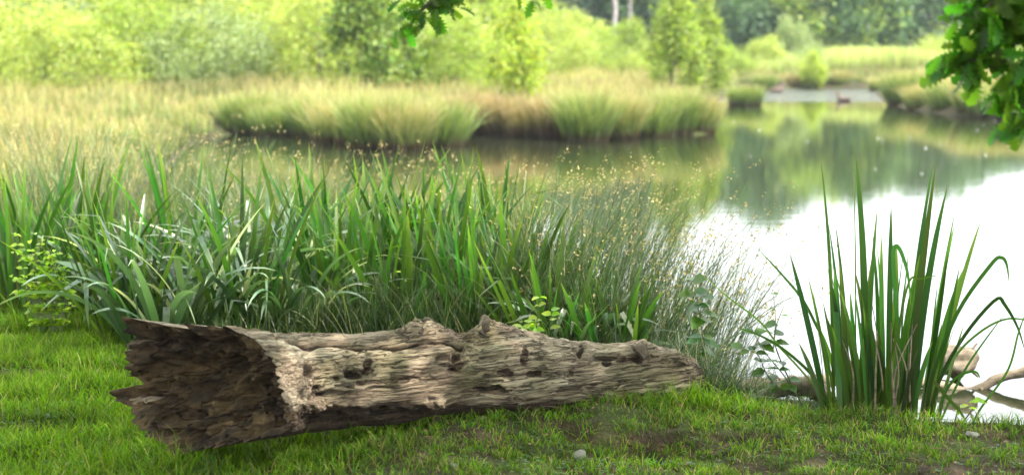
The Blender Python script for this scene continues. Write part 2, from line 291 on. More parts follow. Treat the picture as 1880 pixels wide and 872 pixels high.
# ground material
def ground_mat():
    m, t, o, N, Lk = newmat('soil')
    tcn = N('ShaderNodeTexCoord'); n1 = N('ShaderNodeTexNoise'); n1.inputs['Scale'].default_value = 9; n1.inputs['Detail'].default_value = 10; n1.inputs['Roughness'].default_value = .7
    Lk(tcn.outputs['Object'], n1.inputs[0]); r = ramp(t, [(.3, (.025, .016, .010)), (.5, (.055, .037, .023)), (.72, (.11, .078, .05))]); Lk(n1.outputs[0], r.inputs[0])
    n2 = N('ShaderNodeTexNoise'); n2.inputs['Scale'].default_value = 3; n2.inputs['Detail'].default_value = 6; Lk(tcn.outputs['Object'], n2.inputs[0])
    r2 = ramp(t, [(.42, (0,) * 3), (.58, (.8,) * 3)]); Lk(n2.outputs[0], r2.inputs[0]); mm = N('ShaderNodeMixRGB'); Lk(r2.outputs[0], mm.inputs[0]); Lk(r.outputs[0], mm.inputs[1]); mm.inputs[2].default_value = (.045, .065, .012, 1)
    pb = N('ShaderNodeBsdfPrincipled'); Lk(mm.outputs[0], pb.inputs['Base Color']); pb.inputs['Roughness'].default_value = .95; pb.inputs['Specular IOR Level'].default_value = .2
    n3 = N('ShaderNodeTexNoise'); n3.inputs['Scale'].default_value = 60; n3.inputs['Detail'].default_value = 6; Lk(tcn.outputs['Object'], n3.inputs[0])
    bp = N('ShaderNodeBump'); bp.inputs['Strength'].default_value = 1; bp.inputs['Distance'].default_value = .04; Lk(n3.outputs[0], bp.inputs['Height']); Lk(bp.outputs[0], pb.inputs['Normal'])
    Lk(pb.outputs[0], o.inputs[0]); return m
def water_mat():
    m, t, o, N, Lk = newmat('pond_water')
    g = N('ShaderNodeNewGeometry'); mp_ = N('ShaderNodeMapping'); mp_.inputs['Scale'].default_value = (1.2, 3.0, 1); Lk(g.outputs['Position'], mp_.inputs[0])
    n1 = N('ShaderNodeTexNoise'); n1.inputs['Scale'].default_value = 1.6; n1.inputs['Detail'].default_value = 4; Lk(mp_.outputs[0], n1.inputs[0])
    # breeze: a ruffled far reach beyond the small tussock island
    sx = N('ShaderNodeSeparateXYZ'); Lk(g.outputs['Position'], sx.inputs[0]); mr = N('ShaderNodeMapRange'); Lk(sx.outputs[1], mr.inputs[0])
    mr.inputs[1].default_value = 55; mr.inputs[2].default_value = 58; mr.inputs[3].default_value = .0011; mr.inputs[4].default_value = .13
    bp = N('ShaderNodeBump'); bp.inputs['Strength'].default_value = 1; Lk(mr.outputs[0], bp.inputs['Distance']); Lk(n1.outputs[0], bp.inputs['Height'])
    pb = N('ShaderNodeBsdfPrincipled'); pb.inputs['Base Color'].default_value = (.018, .022, .01, 1); pb.inputs['Roughness'].default_value = .06; pb.inputs['IOR'].default_value = 1.33
    mr2 = N('ShaderNodeMapRange'); Lk(sx.outputs[1], mr2.inputs[0]); mr2.inputs[1].default_value = 55; mr2.inputs[2].default_value = 58; mr2.inputs[3].default_value = .025; mr2.inputs[4].default_value = .12; Lk(mr2.outputs[0], pb.inputs['Roughness'])
    Lk(bp.outputs[0], pb.inputs['Normal']); Lk(pb.outputs[0], o.inputs[0]); return m

# ------------------------------------------------------------------ ground and water
WZ = -.30
near = [(9, 6.0), (4, 6.3), (2.6, 6.55), (1.9, 6.76), (1.4, 6.95), (1.1, 7.1), (.8, 7.6), (.55, 8.6), (0, 9.9), (-1, 11), (-3, 13), (-4.5, 18), (-5.6, 26), (-6.3, 31)]
far_px = [(430, 246), (560, 250), (650, 268), (740, 272), (830, 262), (845, 249), (1000, 250), (1060, 258), (1180, 250), (1305, 247), (1322, 226), (1312, 195), (1330, 180), (1375, 166), (1480, 163), (1600, 165), (1625, 190), (1680, 203), (1750, 211), (1850, 216), (2000, 224), (2200, 240), (2500, 275), (3000, 400)]
pond = np.array(near[::1] + [tuple(G(a_, b_, WZ)[:2]) for a_, b_ in far_px])
def pond_sd(x, y):             # >0 on land, <0 in the pond
    q = np.stack([x, y], 1); best = np.full(len(q), 1e9); inside = np.zeros(len(q), bool); n = len(pond)
    for i in range(n):
        a_, b_ = pond[i], pond[(i + 1) % n]; ab = b_ - a_; tt = np.clip(((q - a_) @ ab) / (ab @ ab), 0, 1)
        best = np.minimum(best, np.linalg.norm(q - a_ - tt[:, None] * ab, axis=1))
        cond = (a_[1] > q[:, 1]) != (b_[1] > q[:, 1])
        xi = a_[0] + (q[:, 1] - a_[1]) / (ab[1] if ab[1] else 1e-9) * ab[0]; inside ^= cond & (q[:, 0] < xi)
    return np.where(inside, -best, best)
def sstep(a_, b_, x): t = np.clip((x - a_) / (b_ - a_), 0, 1); return t * t * (3 - 2 * t)
def height(x, y):
    x = np.asarray(x, float); y = np.asarray(y, float); sd = pond_sd(x, y)
    dist = np.hypot(x, y); k = np.clip(dist / 30, .25, 1.5)
    shore = WZ + sstep(0, .35 * k + .1, sd) * (-WZ) - sstep(0, 1.5, -sd) * .6
    m = sstep(0, .4, sd)
    h = shore + m * (.03 * fbm(p3(x * .9, y * .9), 3, 3) + .014 * fbm(p3(x * 5, y * 5), 4, 5, .6))
    # eroded turf steps on the right in front
    wgt = sstep(-.6, .3, x) * sstep(9, 6.5, y) * m
    st = fbm(p3(x * .9 + .3 * y, y * 3.6), 3, 9); h = h + wgt * (.03 * np.tanh(st * 6) - .065)
    rut = np.clip(1 - np.abs(fbm(p3(x * 1.1, y * 4.2), 3, 21)) * 9, 0, 1); h = h - wgt * .05 * rut
    # low rise against the right half of the log
    yl = 6.22 + (x + .2) * .5; dy_ = y - yl; amp = np.interp(x, [-.62, -.22, .4, .75, 1.1], [0, .105, .085, .05, 0]); h = h + amp * np.exp(-(dy_ / np.where(dy_ < 0, .34, .3)) ** 2) * (1 + .15 * fbm(p3(x * 4, y * 4), 2, 15))
    # land rises very gently beyond the marsh
    h = h + sstep(90, 200, dist) * 2.0
    return h
rr = np.concatenate([np.linspace(.3, 4.6, 40), np.linspace(4.65, 9.2, 330), 9.2 * (900 / 9.2) ** (np.linspace(.01, 1, 240))])
tf = np.linspace(-26, 26, 460); tcs = np.linspace(26, 334, 62)[1:-1]; th = R(90) - np.radians(np.concatenate([tf, tcs]))
RR, TH = np.meshgrid(rr, th, indexing='ij'); gx = (RR * np.cos(TH)).ravel(); gy = (RR * np.sin(TH)).ravel(); gz = height(gx, gy)
mb = MB(); gv = np.stack([gx, gy, gz], 1); f = grid_faces(len(rr), len(th), True)[:, ::-1]; mb.add(gv, f)
c0 = np.concatenate([gv[:len(th)], [[0, 0, gz[:len(th)].mean()]]]); mb.add(c0, [[i, (i + 1) % len(th), len(th)] for i in range(len(th))])
tag(mb.build('ground', ground_mat(), smooth=True), kind='structure')
mb = MB(); mb.add([[-90, 3, WZ], [90, 3, WZ], [90, 130, WZ], [-90, 130, WZ]], [[0, 1, 2, 3]]); tag(mb.build('water', water_mat()), kind='structure')

# ------------------------------------------------------------------ the log
def build_log():
    # stations (px, top py, bottom py)
    st = np.array([(545, 612, 797), (600, 614, 792), (650, 616, 786), (700, 614, 782), (740, 606, 776), (775, 599, 768), (810, 598, 762), (850, 610, 760), (890, 602, 758),
                   (930, 601, 756), (990, 613, 755), (1040, 625, 755), (1110, 632, 755), (1170, 633, 754), (1215, 638, 752), (1245, 646, 750), (1268, 658, 744)], float)
    pxs = np.linspace(545, 1268, 520); top = np.interp(pxs, st[:, 0], st[:, 1]); bot = np.interp(pxs, st[:, 0], st[:, 2])
    ker = np.hanning(13); ker /= ker.sum(); sm = lambda q: np.convolve(np.pad(q, 6, 'edge'), ker, 'valid')
    top, bot = sm(top), sm(bot)
    Y = 5.82 + (pxs - 400) / 868 * 1.12
    ct = np.array([P(a_, (t_ + b_) / 2, y_) for a_, t_, b_, y_ in zip(pxs, top, bot, Y)]); rad = (bot - top) / 2 / F * Y
    tt = np.array((ct[-1][0] - ct[0][0], ct[-1][1] - ct[0][1])); tt /= np.linalg.norm(tt); nh = np.array((tt[1], -tt[0]))   # nh points to the camera side
    nth = 420; th = np.arange(nth) / nth * 360
    ca, sa = np.cos(np.radians(th)), np.sin(np.radians(th))
    body = np.zeros((len(pxs), nth, 3))
    for i in range(len(pxs)):
        rx = rad[i] * 1.02
        body[i, :, 0] = ct[i][0] + nh[0] * sa * rx; body[i, :, 1] = ct[i][1] + nh[1] * sa * rx; body[i, :, 2] = ct[i][2] + ca * rad[i]
    rim = [(0, 420, 602, 6.38), (25, 465, 620, 6.27), (50, 497, 655, 6.17), (75, 514, 700, 6.1), (95, 525, 745, 6.07), (115, 526, 775, 6.06), (135, 520, 794, 6.07), (155, 470, 803, 6.1),
           (175, 420, 815, 6.13), (192, 375, 823, 6.16), (208, 320, 835, 6.2), (222, 300, 815, 6.28), (238, 262, 785, 6.38), (252, 234, 755, 6.46), (262, 226, 735, 6.5), (268, 206, 732, 6.52), (273, 212, 716, 6.53),
           (279, 262, 705, 6.54), (283, 244, 692, 6.55), (290, 232, 686, 6.56), (298, 240, 664, 6.56), (304, 229, 645, 6.57), (315, 235, 615, 6.57), (324, 237, 583, 6.56), (336, 290, 594, 6.5), (346, 332, 603, 6.46), (352, 345, 596, 6.43), (360, 420, 602, 6.38)]
    rw = np.array([P(a_, b_, c_ - .46) for _, a_, b_, c_ in rim]); ra = np.array([q[0] for q in rim], float)
    rimp = np.stack([np.interp(th, ra, rw[:, k]) for k in range(3)], 1)
    ctr = rimp.mean(0); jag = fbm(p3(th * .35, th * 0), 3, 4) * .018; dirr = rimp - ctr; dirr /= np.linalg.norm(dirr, axis=1)[:, None]
    rimp = rimp + dirr * jag[:, None] * .6 + np.array((-tt[0], -tt[1], 0)) * (jag * 1.2)[:, None]
    nf = 90; fl = np.zeros((nf, nth, 3)); k = np.linspace(0, 1, nf, endpoint=False)
    for i, kk in enumerate(k): fl[i] = rimp * (1 - kk) + body[0] * kk
    allv = np.concatenate([fl, body]); ns = len(allv)
    # outward displacement
    mid = allv.mean(1, keepdims=True); nrm = allv - mid; nrm /= np.linalg.norm(nrm, axis=2)[..., None] + 1e-9
    ang = math.atan2(tt[1], tt[0]); ca_, sa_ = math.cos(-ang), math.sin(-ang)
    def loc(v): q = v - ct[0]; return np.stack([q[:, 0] * ca_ - q[:, 1] * sa_, q[:, 0] * sa_ + q[:, 1] * ca_, q[:, 2]], 1)
    fv = allv.reshape(-1, 3); lv = loc(fv); s1 = lv * np.array((1.2, 9, 9))
    dsp = .004 * fbm(lv * 5, 3, 31) + .0032 * fbm(s1 * 2.2, 5, 33, .6) + .0035 * fbm(lv * np.array((18, 60, 60)), 3, 34, .6)
    ridg = 1 - np.abs(fbm(lv * np.array((1.6, 13, 13)), 4, 35)); dsp -= .009 * np.clip((ridg - .9) / .1, 0, 1)
    pit = fbm(lv * np.array((5, 14, 14)), 3, 39); dsp -= .022 * np.clip(pit - .55, 0, 1) * 2
    flake = fbm(lv * np.array((3, 8, 8)) + 5, 3, 45); dsp += .007 * (sstep(.1, .16, flake))
    # features: (px, py, sigma_px_x, sigma_px_y, depth m)
    proj_x = 940 + fv[:, 0] / fv[:, 1] * F; proj_y = 436 - (fv[:, 2] - CAM_H + fv[:, 1] * math.tan(PITCH)) / fv[:, 1] * F * .993
    front = (nrm.reshape(-1, 3)[:, :2] @ nh) > -.35
    rk = 1 - np.abs(fbm(lv * np.array((1.3, 46, 46)) + 7, 3, 91)); dsp -= .007 * np.clip((rk - .86) / .14, 0, 1)
    rot_shade = np.zeros(len(fv))
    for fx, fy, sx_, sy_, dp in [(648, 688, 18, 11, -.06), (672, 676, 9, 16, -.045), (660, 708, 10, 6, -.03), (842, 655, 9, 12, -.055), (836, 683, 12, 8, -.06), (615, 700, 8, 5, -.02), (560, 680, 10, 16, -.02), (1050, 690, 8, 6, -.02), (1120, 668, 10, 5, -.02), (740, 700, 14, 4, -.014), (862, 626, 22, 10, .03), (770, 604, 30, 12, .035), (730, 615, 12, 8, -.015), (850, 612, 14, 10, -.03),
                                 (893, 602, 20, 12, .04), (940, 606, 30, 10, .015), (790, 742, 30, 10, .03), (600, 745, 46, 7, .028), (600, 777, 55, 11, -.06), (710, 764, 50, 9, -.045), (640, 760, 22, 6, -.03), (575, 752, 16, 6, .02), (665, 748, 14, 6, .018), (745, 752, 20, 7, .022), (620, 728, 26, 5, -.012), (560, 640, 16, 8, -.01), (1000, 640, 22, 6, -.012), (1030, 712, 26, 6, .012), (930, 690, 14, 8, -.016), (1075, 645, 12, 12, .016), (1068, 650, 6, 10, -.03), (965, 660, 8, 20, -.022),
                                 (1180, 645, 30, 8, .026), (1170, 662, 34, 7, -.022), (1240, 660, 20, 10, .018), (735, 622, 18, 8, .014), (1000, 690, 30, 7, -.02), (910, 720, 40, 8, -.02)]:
        fe = front * np.exp(-((proj_x - fx) / sx_) ** 2 - ((proj_y - fy) / sy_) ** 2) * (1 + .8 * fbm(lv * 26, 3, 51)); dsp += dp * fe; rot_shade = np.maximum(rot_shade, (dp < -.012) * fe)
    # the long drying crack
    cy = np.interp(proj_x, [520, 560, 640, 720, 770, 815, 850], [628, 636, 643, 643, 632, 630, 642]); ck = front * np.exp(-((proj_y - cy - 2 * np.sin(proj_x * .07)) / 2.8) ** 2) * (proj_x > 525) * (proj_x < 850); dsp -= .03 * ck; rot_shade = np.maximum(rot_shade, ck)
    rot_shade = np.maximum(rot_shade, np.clip((pit - .6) * 1.5, 0, .8)); rot_shade = np.maximum(rot_shade, np.clip(((proj_y - np.interp(proj_x, [500, 800, 1268], [748, 742, 735])) / 26 + .5 * fbm(lv * np.array((4, 12, 12)), 4, 93)), 0, .9) * front)  # pits, then overhang shade mixed with soil stain painted along the lower front
    edge = np.repeat(np.concatenate([np.linspace(0, 1, nf), np.ones(len(pxs))]), nth)
    dsp *= .35 + .65 * np.clip(edge * 3, 0, 1)
    fv = fv + nrm.reshape(-1, 3) * dsp[:, None]
    lg = empty('fallen_log', tuple(ct[0])); lg.rotation_euler = (0, 0, ang)
    b = MB(); b.add(loc(fv), grid_faces(ns, nth, True)[:, ::-1], np.stack([np.zeros(len(fv)), rot_shade], 1))
    # broken right tip
    last = loc(fv[-nth:]); cc = last.mean(0); rings = [last]
    for kk in (.8, .55, .3, .08): rg = cc + (last - cc) * kk + np.array((.05 * (1 - kk), 0, 0)); rg = rg + .02 * np.stack([fbm(rg * 30, 2, s_) for s_ in (1, 2, 3)], 1); rings.append(rg)
    b.add(np.concatenate(rings), grid_faces(5, nth, True)[:, ::-1])
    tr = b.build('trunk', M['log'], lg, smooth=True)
    # hollow rotten end
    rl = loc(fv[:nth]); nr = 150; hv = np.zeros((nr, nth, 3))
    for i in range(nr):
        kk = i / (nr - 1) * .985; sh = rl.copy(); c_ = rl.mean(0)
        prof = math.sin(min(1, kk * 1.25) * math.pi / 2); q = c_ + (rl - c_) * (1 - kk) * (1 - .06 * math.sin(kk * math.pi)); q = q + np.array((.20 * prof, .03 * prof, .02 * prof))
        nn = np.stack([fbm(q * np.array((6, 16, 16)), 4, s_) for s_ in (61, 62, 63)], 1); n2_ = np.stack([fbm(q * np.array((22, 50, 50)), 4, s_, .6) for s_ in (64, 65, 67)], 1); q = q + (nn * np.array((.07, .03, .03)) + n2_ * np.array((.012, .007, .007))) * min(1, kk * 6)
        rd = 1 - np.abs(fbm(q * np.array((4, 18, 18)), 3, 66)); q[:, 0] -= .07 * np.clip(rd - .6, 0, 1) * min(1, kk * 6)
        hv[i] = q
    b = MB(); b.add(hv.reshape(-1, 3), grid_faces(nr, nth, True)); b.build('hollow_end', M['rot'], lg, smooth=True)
    # branch stubs
    for (px_, py_, y_, hh, r_) in [(770, 600, 6.22, .035, .013), (884, 603, 6.37, .045, .016), (1172, 640, 6.72, .03, .013)]:
        b = MB(); p0 = loc(P(px_, py_ + 8, y_)[None])[0]; n_ = 9; pp = np.array([p0 + np.array((.003 * i + .004 * math.sin(i), -.002 * i, hh * 1.3 * i / (n_ - 1))) for i in range(n_)])
        tube(b, pp, np.linspace(r_ * 1.9, r_ * .35, n_), 26, 1.1, int(px_)); b.build('branch_stub', M['stub'], lg, smooth=True)
    # loose bark flaps on the broken tip
    for (px_, py_, y_, l_, w_) in [(1205, 645, 6.78, .13, .035), (1235, 655, 6.78, .12, .03), (1150, 640, 6.74, .1, .03)]:
        c_ = loc(P(px_, py_, y_)[None])[0]; n_ = 14; xs = np.linspace(0, 1, n_); gxx, gyy = np.meshgrid(xs, np.linspace(-1, 1, 7), indexing='ij'); wv = w_ * (1 - .6 * gxx)
        vv = np.stack([c_[0] + (gxx - .3) * l_, c_[1] - .012 + gyy * wv * .5, c_[2] + .02 * np.sin(gxx * 3) - gyy ** 2 * .01 - gxx * .03], -1).reshape(-1, 3)
        vv += .008 * np.stack([fbm(vv * 40, 2, s_) for s_ in (71, 72, 73)], 1); v2 = vv - np.array((0, 0, .012)); b = MB()
        b.add(vv, grid_faces(n_, 7)); b.add(v2, grid_faces(n_, 7)[:, ::-1])
        rim_i = [i * 7 for i in range(n_)] + [(n_ - 1) * 7 + j for j in range(1, 7)] + [i * 7 + 6 for i in range(n_ - 2, -1, -1)] + [j for j in range(5, 0, -1)]
        mI = len(rim_i); b.add(np.concatenate([vv[rim_i], v2[rim_i]]), [[i, (i + 1) % mI, (i + 1) % mI + mI, i + mI] for i in range(mI)])
        b.build('bark_flap', M['log'], lg)
    tag(lg, 'long weathered grey brown log with a torn hollow end lying on the grass', 'log')
build_log()
# ------------------------------------------------------------------ lawn (stuff)
def inside_log(x, y):
    cx = (x + 1.25) ; y0 = 5.88 + (x + 1.05) * .6
    return (x > -.35) & (x < .85) & (np.abs(y - y0) < .13)
def make_lawn():
    N = 330000; x = rng.uniform(-4.2, 4.2, N); y = rng.uniform(4.9, 9.4, N)
    keep = (np.abs(x) < y * .345 + .15) ; x, y = x[keep], y[keep]
    sd = pond_sd(x, y); keep = (sd > .02) & ~inside_log(x, y); x, y, sd = x[keep], y[keep], sd[keep]
    z = height(x, y)
    right = sstep(-1.0, -.1, x + (y - 6.2) * -.25)      # worn turf on the right
    n1 = fbm(p3(x * 1.6, y * 4.5), 4, 77); n2 = fbm(p3(x * 9, y * 9), 2, 78); crest = sstep(.5, .1, np.abs(y - 6.72)) * (x > -.2)
    n3 = fbm(p3(x * 17, y * 22), 2, 79); tu = np.clip(.66 + 1.0 * n1 + .7 * n2 + .9 * n3, .03, 1); dens = 1 - right * (1 - crest * .6) * (1 - tu)
    keep = rng.uniform(0, 1, len(x)) < dens; x, y, z, right, crest, n2, n1, n3 = [q[keep] for q in (x, y, z, right, crest, n2, n1, n3)]
    hh = (.052 + .03 * n1) * (1 - right) + (.029 + .011 * n2 + .013 * n3 + .012 * crest) * right; hh = np.clip(hh, .012, .12) * rng.uniform(.5, 1.5, len(x)) * (1 + sstep(8, 9, y) * 1.2)
    tall = rng.uniform(0, 1, len(x)) > .985; hh = np.where(tall, hh * 1.9, hh)
    b = p3(x, y); b[:, 2] = z - .004; wd = rng.uniform(.0025, .0065, len(x))
    az = rng.uniform(0, 6.283, len(x)); ln = np.abs(rng.normal(.35, .25, len(x))); cv = rng.uniform(.2, 1.5, len(x)); g_ = right > .5
    for sel, nm, mt, lb in ((~g_, 'lawn_grass', 'lawn', None), (g_, 'turf_grass', 'turf', None)):
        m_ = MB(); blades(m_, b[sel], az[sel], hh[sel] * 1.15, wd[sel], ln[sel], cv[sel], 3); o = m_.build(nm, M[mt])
        tag(o, 'lush bright green lawn grass around the torn end of the log' if sel is not g_ and nm == 'lawn_grass' else 'short worn turf with bare earth patches in front of the water', 'grass', kind='stuff')
make_lawn()
def litter():
    N = 9000; x = rng.uniform(-2.4, 2.6, N); y = rng.uniform(5.2, 8.2, N); n1 = fbm(p3(x * 3, y * 5), 3, 123); k = (pond_sd(x, y) > .05) & (n1 > .15) & ~inside_log(x, y); x, y = x[k][:3000], y[k][:3000]
    z = height(x, y); p = p3(x, y); p[:, 2] = z + rng.uniform(.01, .03, len(x)); n = len(x); a_ = rng.uniform(0, 6.28, n)
    m_ = MB(); P3 = np.repeat(p, 3, 0); a3 = np.repeat(a_, 3) + np.tile([0, 2.1, 4.2], n); leaves(m_, P3, np.stack([np.cos(a3), np.sin(a3), np.full(3 * n, .25)], 1), np.tile([[0, 0, 1.]], (3 * n, 1)), np.repeat(rng.uniform(.007, .014, n), 3), OVAL)
    tag(m_.build('clover_leaves', M['herb']), 'small clover leaves scattered through the turf', 'clover', kind='stuff')
    n = 380; x = rng.uniform(-1.6, 2.6, n); y = rng.uniform(5.2, 7.2, n); k = pond_sd(x, y) > .1; x, y = x[k], y[k]; n = len(x); p = p3(x, y); p[:, 2] = height(x, y) + .016; a_ = rng.uniform(0, 6.28, n)
    m_ = MB(); leaves(m_, p, np.stack([np.cos(a_), np.sin(a_), rng.normal(0, .25, n)], 1), rng.normal(0, .35, (n, 3)) + np.array((0, 0, 1.)), rng.uniform(.008, .026, n), OAKLOW, .15, .3)
    k = rng.integers(0, n, 160)
    for i in k[:130]: a0 = rng.uniform(0, 6.28); l_ = rng.uniform(.02, .07); d = np.array((math.cos(a0), math.sin(a0), .1)) * l_; q = p[i] + rng.normal(0, .1, 3) * (1, 1, 0); q[2] = p[i][2] - .004; tube(m_, [q - d, q + (0, 0, .003), q + d], [.0012, .002, .001], 4)
    tag(m_.build('leaf_litter', M['deadleaf']), 'brown dead leaves and bits of twig lying in the turf', 'leaf litter', kind='stuff')
litter()
# weeds growing up against the log (stuff)
def fringe():
    m_ = MB(); pts = []
    for px_, py_, n, h in [(345, 842, 40, .07), (430, 826, 50, .07), (500, 814, 50, .08), (560, 800, 45, .1), (620, 800, 60, .13), (700, 790, 45, .11), (780, 770, 90, .07), (850, 752, 150, .07), (920, 745, 220, .08), (960, 748, 120, .1), (1020, 745, 100, .05), (1120, 745, 120, .05), (1220, 745, 160, .08), (1280, 745, 240, .12)]:
        g = G(px_, py_, .03); x = g[0] + rng.normal(0, .09, n); y = g[1] + rng.normal(0, .04, n); b = p3(x, y); b[:, 2] = height(x, y) - .005
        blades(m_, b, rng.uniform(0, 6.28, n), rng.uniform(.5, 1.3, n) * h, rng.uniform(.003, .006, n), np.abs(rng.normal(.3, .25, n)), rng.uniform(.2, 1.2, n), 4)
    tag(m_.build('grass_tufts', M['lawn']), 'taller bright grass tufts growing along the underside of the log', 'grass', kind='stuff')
fringe()

# ------------------------------------------------------------------ waterside plants
def iris_mesh(n, h, spread, seed, lean=(.03, .3), curve=(.05, .7), w=.034, kinkp=.12, fan=None):
    m_ = MB(); r0 = spread * np.sqrt(rng.uniform(0, 1, n)); a0 = rng.uniform(0, 6.283, n); b = np.stack([r0 * np.cos(a0), r0 * np.sin(a0), np.full(n, -.03)], 1)
    az = a0 + rng.normal(0, .5, n); ln = rng.uniform(*lean, n) * (.3 + r0 / spread * .9); cv = rng.uniform(*curve, n) ** 1.0
    L = h * rng.uniform(.6, 1.08, n); kt = rng.uniform(.5, .85, n); ka = np.where(rng.uniform(0, 1, n) < kinkp, rng.uniform(.8, 2.0, n), 0)
    blades(m_, b, az, L, w * rng.uniform(.6, 1.15, n), ln, cv, 12, phi=rng.uniform(-.9, .9, n), kink=(kt, ka), prof='iris', fold=.13)
    return m_
def rush_meshes(n, h, spread, lean=(.05, .55), dirx=None, tuft=.8):
    s_ = MB(); r0 = spread * np.sqrt(rng.uniform(0, 1, n)); a0 = rng.uniform(0, 6.283, n); b = np.stack([r0 * np.cos(a0), r0 * np.sin(a0), np.full(n, -.03)], 1)
    az = a0 + rng.normal(0, .5, n)
    if dirx is not None: az = np.where(rng.uniform(0, 1, n) < .65, dirx + rng.normal(0, .5, n), az)
    tips = blades(s_, b, az, h * rng.uniform(.6, 1.1, n), rng.uniform(.0035, .006, n), rng.uniform(*lean, n), rng.uniform(.1, .8, n), 9, prof='stem')
    f_ = MB(); k = rng.uniform(0, 1, n) < tuft; t0 = tips[k]; q = np.repeat(t0, 4, 0) + rng.normal(0, .013, (len(t0) * 4, 3)) - np.array((0, 0, .02)); cards(f_, q, rng.uniform(.011, .022, len(q)))
    return s_, f_

irises = []; iris_protos = []
for k, (n, h, sp, mt, kw) in enumerate([(34, 1.02, .16, 'iris', {}), (38, .98, .2, 'glauc', dict(lean=(.1, .5), curve=(.4, 1.9), w=.04, kinkp=.3)), (30, 1.05, .17, 'iris', dict(curve=(.1, 1.0))),
                                        (42, .92, .22, 'glauc', dict(lean=(.1, .55), curve=(.6, 2.2), w=.032, kinkp=.35)), (26, .95, .15, 'iris', dict(lean=(.1, .6), curve=(0, .5)))]):
    iris_protos.append((n, h, sp, mt, kw))
def gz1(x, y): return float(height(np.array([x]), np.array([y]))[0])
GI = 'iris and sedge clumps of the waterside bed behind the log'
IR = [(15, 8.9, 0, 1.0, 'upright dark green iris clump at the left end of the waterside bed'),
      (70, 9.3, 2, 1.0, 'tall narrow iris clump rising behind the yellow leaved bush'),
      (125, 9.9, 0, .98, 'iris clump standing just beyond the yellow leaved bush against tan rushes'),
      (165, 8.9, 0, .92, 'upright iris clump between the yellow leaved bush and the silvery sedge'),
      (228, 8.3, 4, 1.02, 'bright green iris clump with tall straight blades beside the torn point of the log'),
      (262, 9.2, 1, 1.0, 'silvery arching sedge clump nearest the torn point of the log'),
      (300, 8.6, 1, .95, 'broad silvery sedge clump directly above the hollow end of the log'),
      (345, 9.6, 2, 1.06, 'iris clump with two very tall blades reaching up to the pond inlet'),
      (390, 8.9, 3, 1.0, 'dense silvery sedge clump with drooping pale tips above the dark hollow'),
      (440, 8.7, 0, .98, 'green iris clump with a single upright blade beside drooping silvery sedge'),
      (470, 9.5, 1, 1.05, 'pale drooping sedge clump in front of the small dark bank across the inlet'),
      (530, 8.9, 3, 1.0, 'sedge clump with long arching pale blades above the long crack of the log'),
      (570, 9.6, 2, 1.05, 'iris clump leaning right in front of the brown water of the inlet'),
      (625, 9.0, 0, 1.02, 'deep green iris clump over the middle of the cracked part of the log'),
      (680, 9.6, 2, 1.05, 'tall iris clump in front of the pale rounded tussock across the inlet'),
      (730, 8.9, 4, 1.0, 'iris clump above the first hump of the log'),
      (775, 9.6, 0, 1.04, 'iris clump with crowded upright blades beyond the first hump of the log'),
      (820, 9.1, 2, .98, 'iris clump above the notch between the two humps of the log'),
      (880, 8.8, 4, .9, 'iris clump rising just behind the dark stub on the log'),
      (905, 9.5, 0, .98, 'slender iris clump with one tall blade where the bed meets the tan rushes'),
      (958, 8.5, 0, .78, 'short dark iris clump with a straight blade beside the lime green seedling'),
      (1010, 8.0, 4, .78, 'iris clump with long slanting blades right behind the lime green seedling'),
      (1070, 8.0, 3, .62, 'low arching sedge clump at the right end of the waterside bed'),
      (1130, 7.9, 4, .55, 'low spreading iris clump overhanging the mossy right part of the log')]
for px_, y_, k, sc, lab in IR:
    if 240 < px_ < 900: y_ -= .45; sc *= .95
    n, h, sp, mt, kw = iris_protos[k]; x_ = X(px_, y_); x_ = float(x_)
    m_ = iris_mesh(int(n * (1.6 if k in (1, 3) else 1.35)), h * sc, sp, k, **kw); z_ = max(gz1(x_, y_), WZ - .15)
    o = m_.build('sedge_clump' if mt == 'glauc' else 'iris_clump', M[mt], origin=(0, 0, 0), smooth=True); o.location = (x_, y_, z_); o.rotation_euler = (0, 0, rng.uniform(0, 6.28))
    tag(o, lab, 'sedge' if mt == 'glauc' else 'iris', GI)

# dense low growth at the foot of the bed: uncountable
def undergrowth():
    m_ = MB(); N = 42000; x = rng.uniform(-3.6, .95, N); y = rng.uniform(7.3, 10.6, N); front = 8.8 - .95 * sstep(-2.2, -1.6, x) - .45 * sstep(-.8, .6, x); k = (y > front + .12 * fbm(p3(x * 3, y * 0), 2, 5)) & (np.abs(x) < y * .36)
    x, y = x[k], y[k]; sd = pond_sd(x, y); k = sd > -.35; x, y = x[k], y[k]; z = np.maximum(height(x, y), WZ - .1); b = p3(x, y); b[:, 2] = z
    n = len(x); cl = fbm(p3(x * 1.7, y * 1.7), 3, 19); L = rng.uniform(.1, .42, n) * (1 + .6 * cl) * (.75 + .35 * sstep(-1.4, -.4, x)) * (1 - .35 * sstep(.2, .9, x)); blades(m_, b, rng.uniform(0, 6.28, n), L, rng.uniform(.003, .009, n), np.abs(rng.normal(.2, .25, n)), rng.uniform(0, 1.3, n), 5, prof='grass')
    tag(m_.build('waterside_undergrowth', M['under']), 'dense thin dark green stems filling the foot of the waterside bed', 'undergrowth', kind='stuff')
undergrowth()

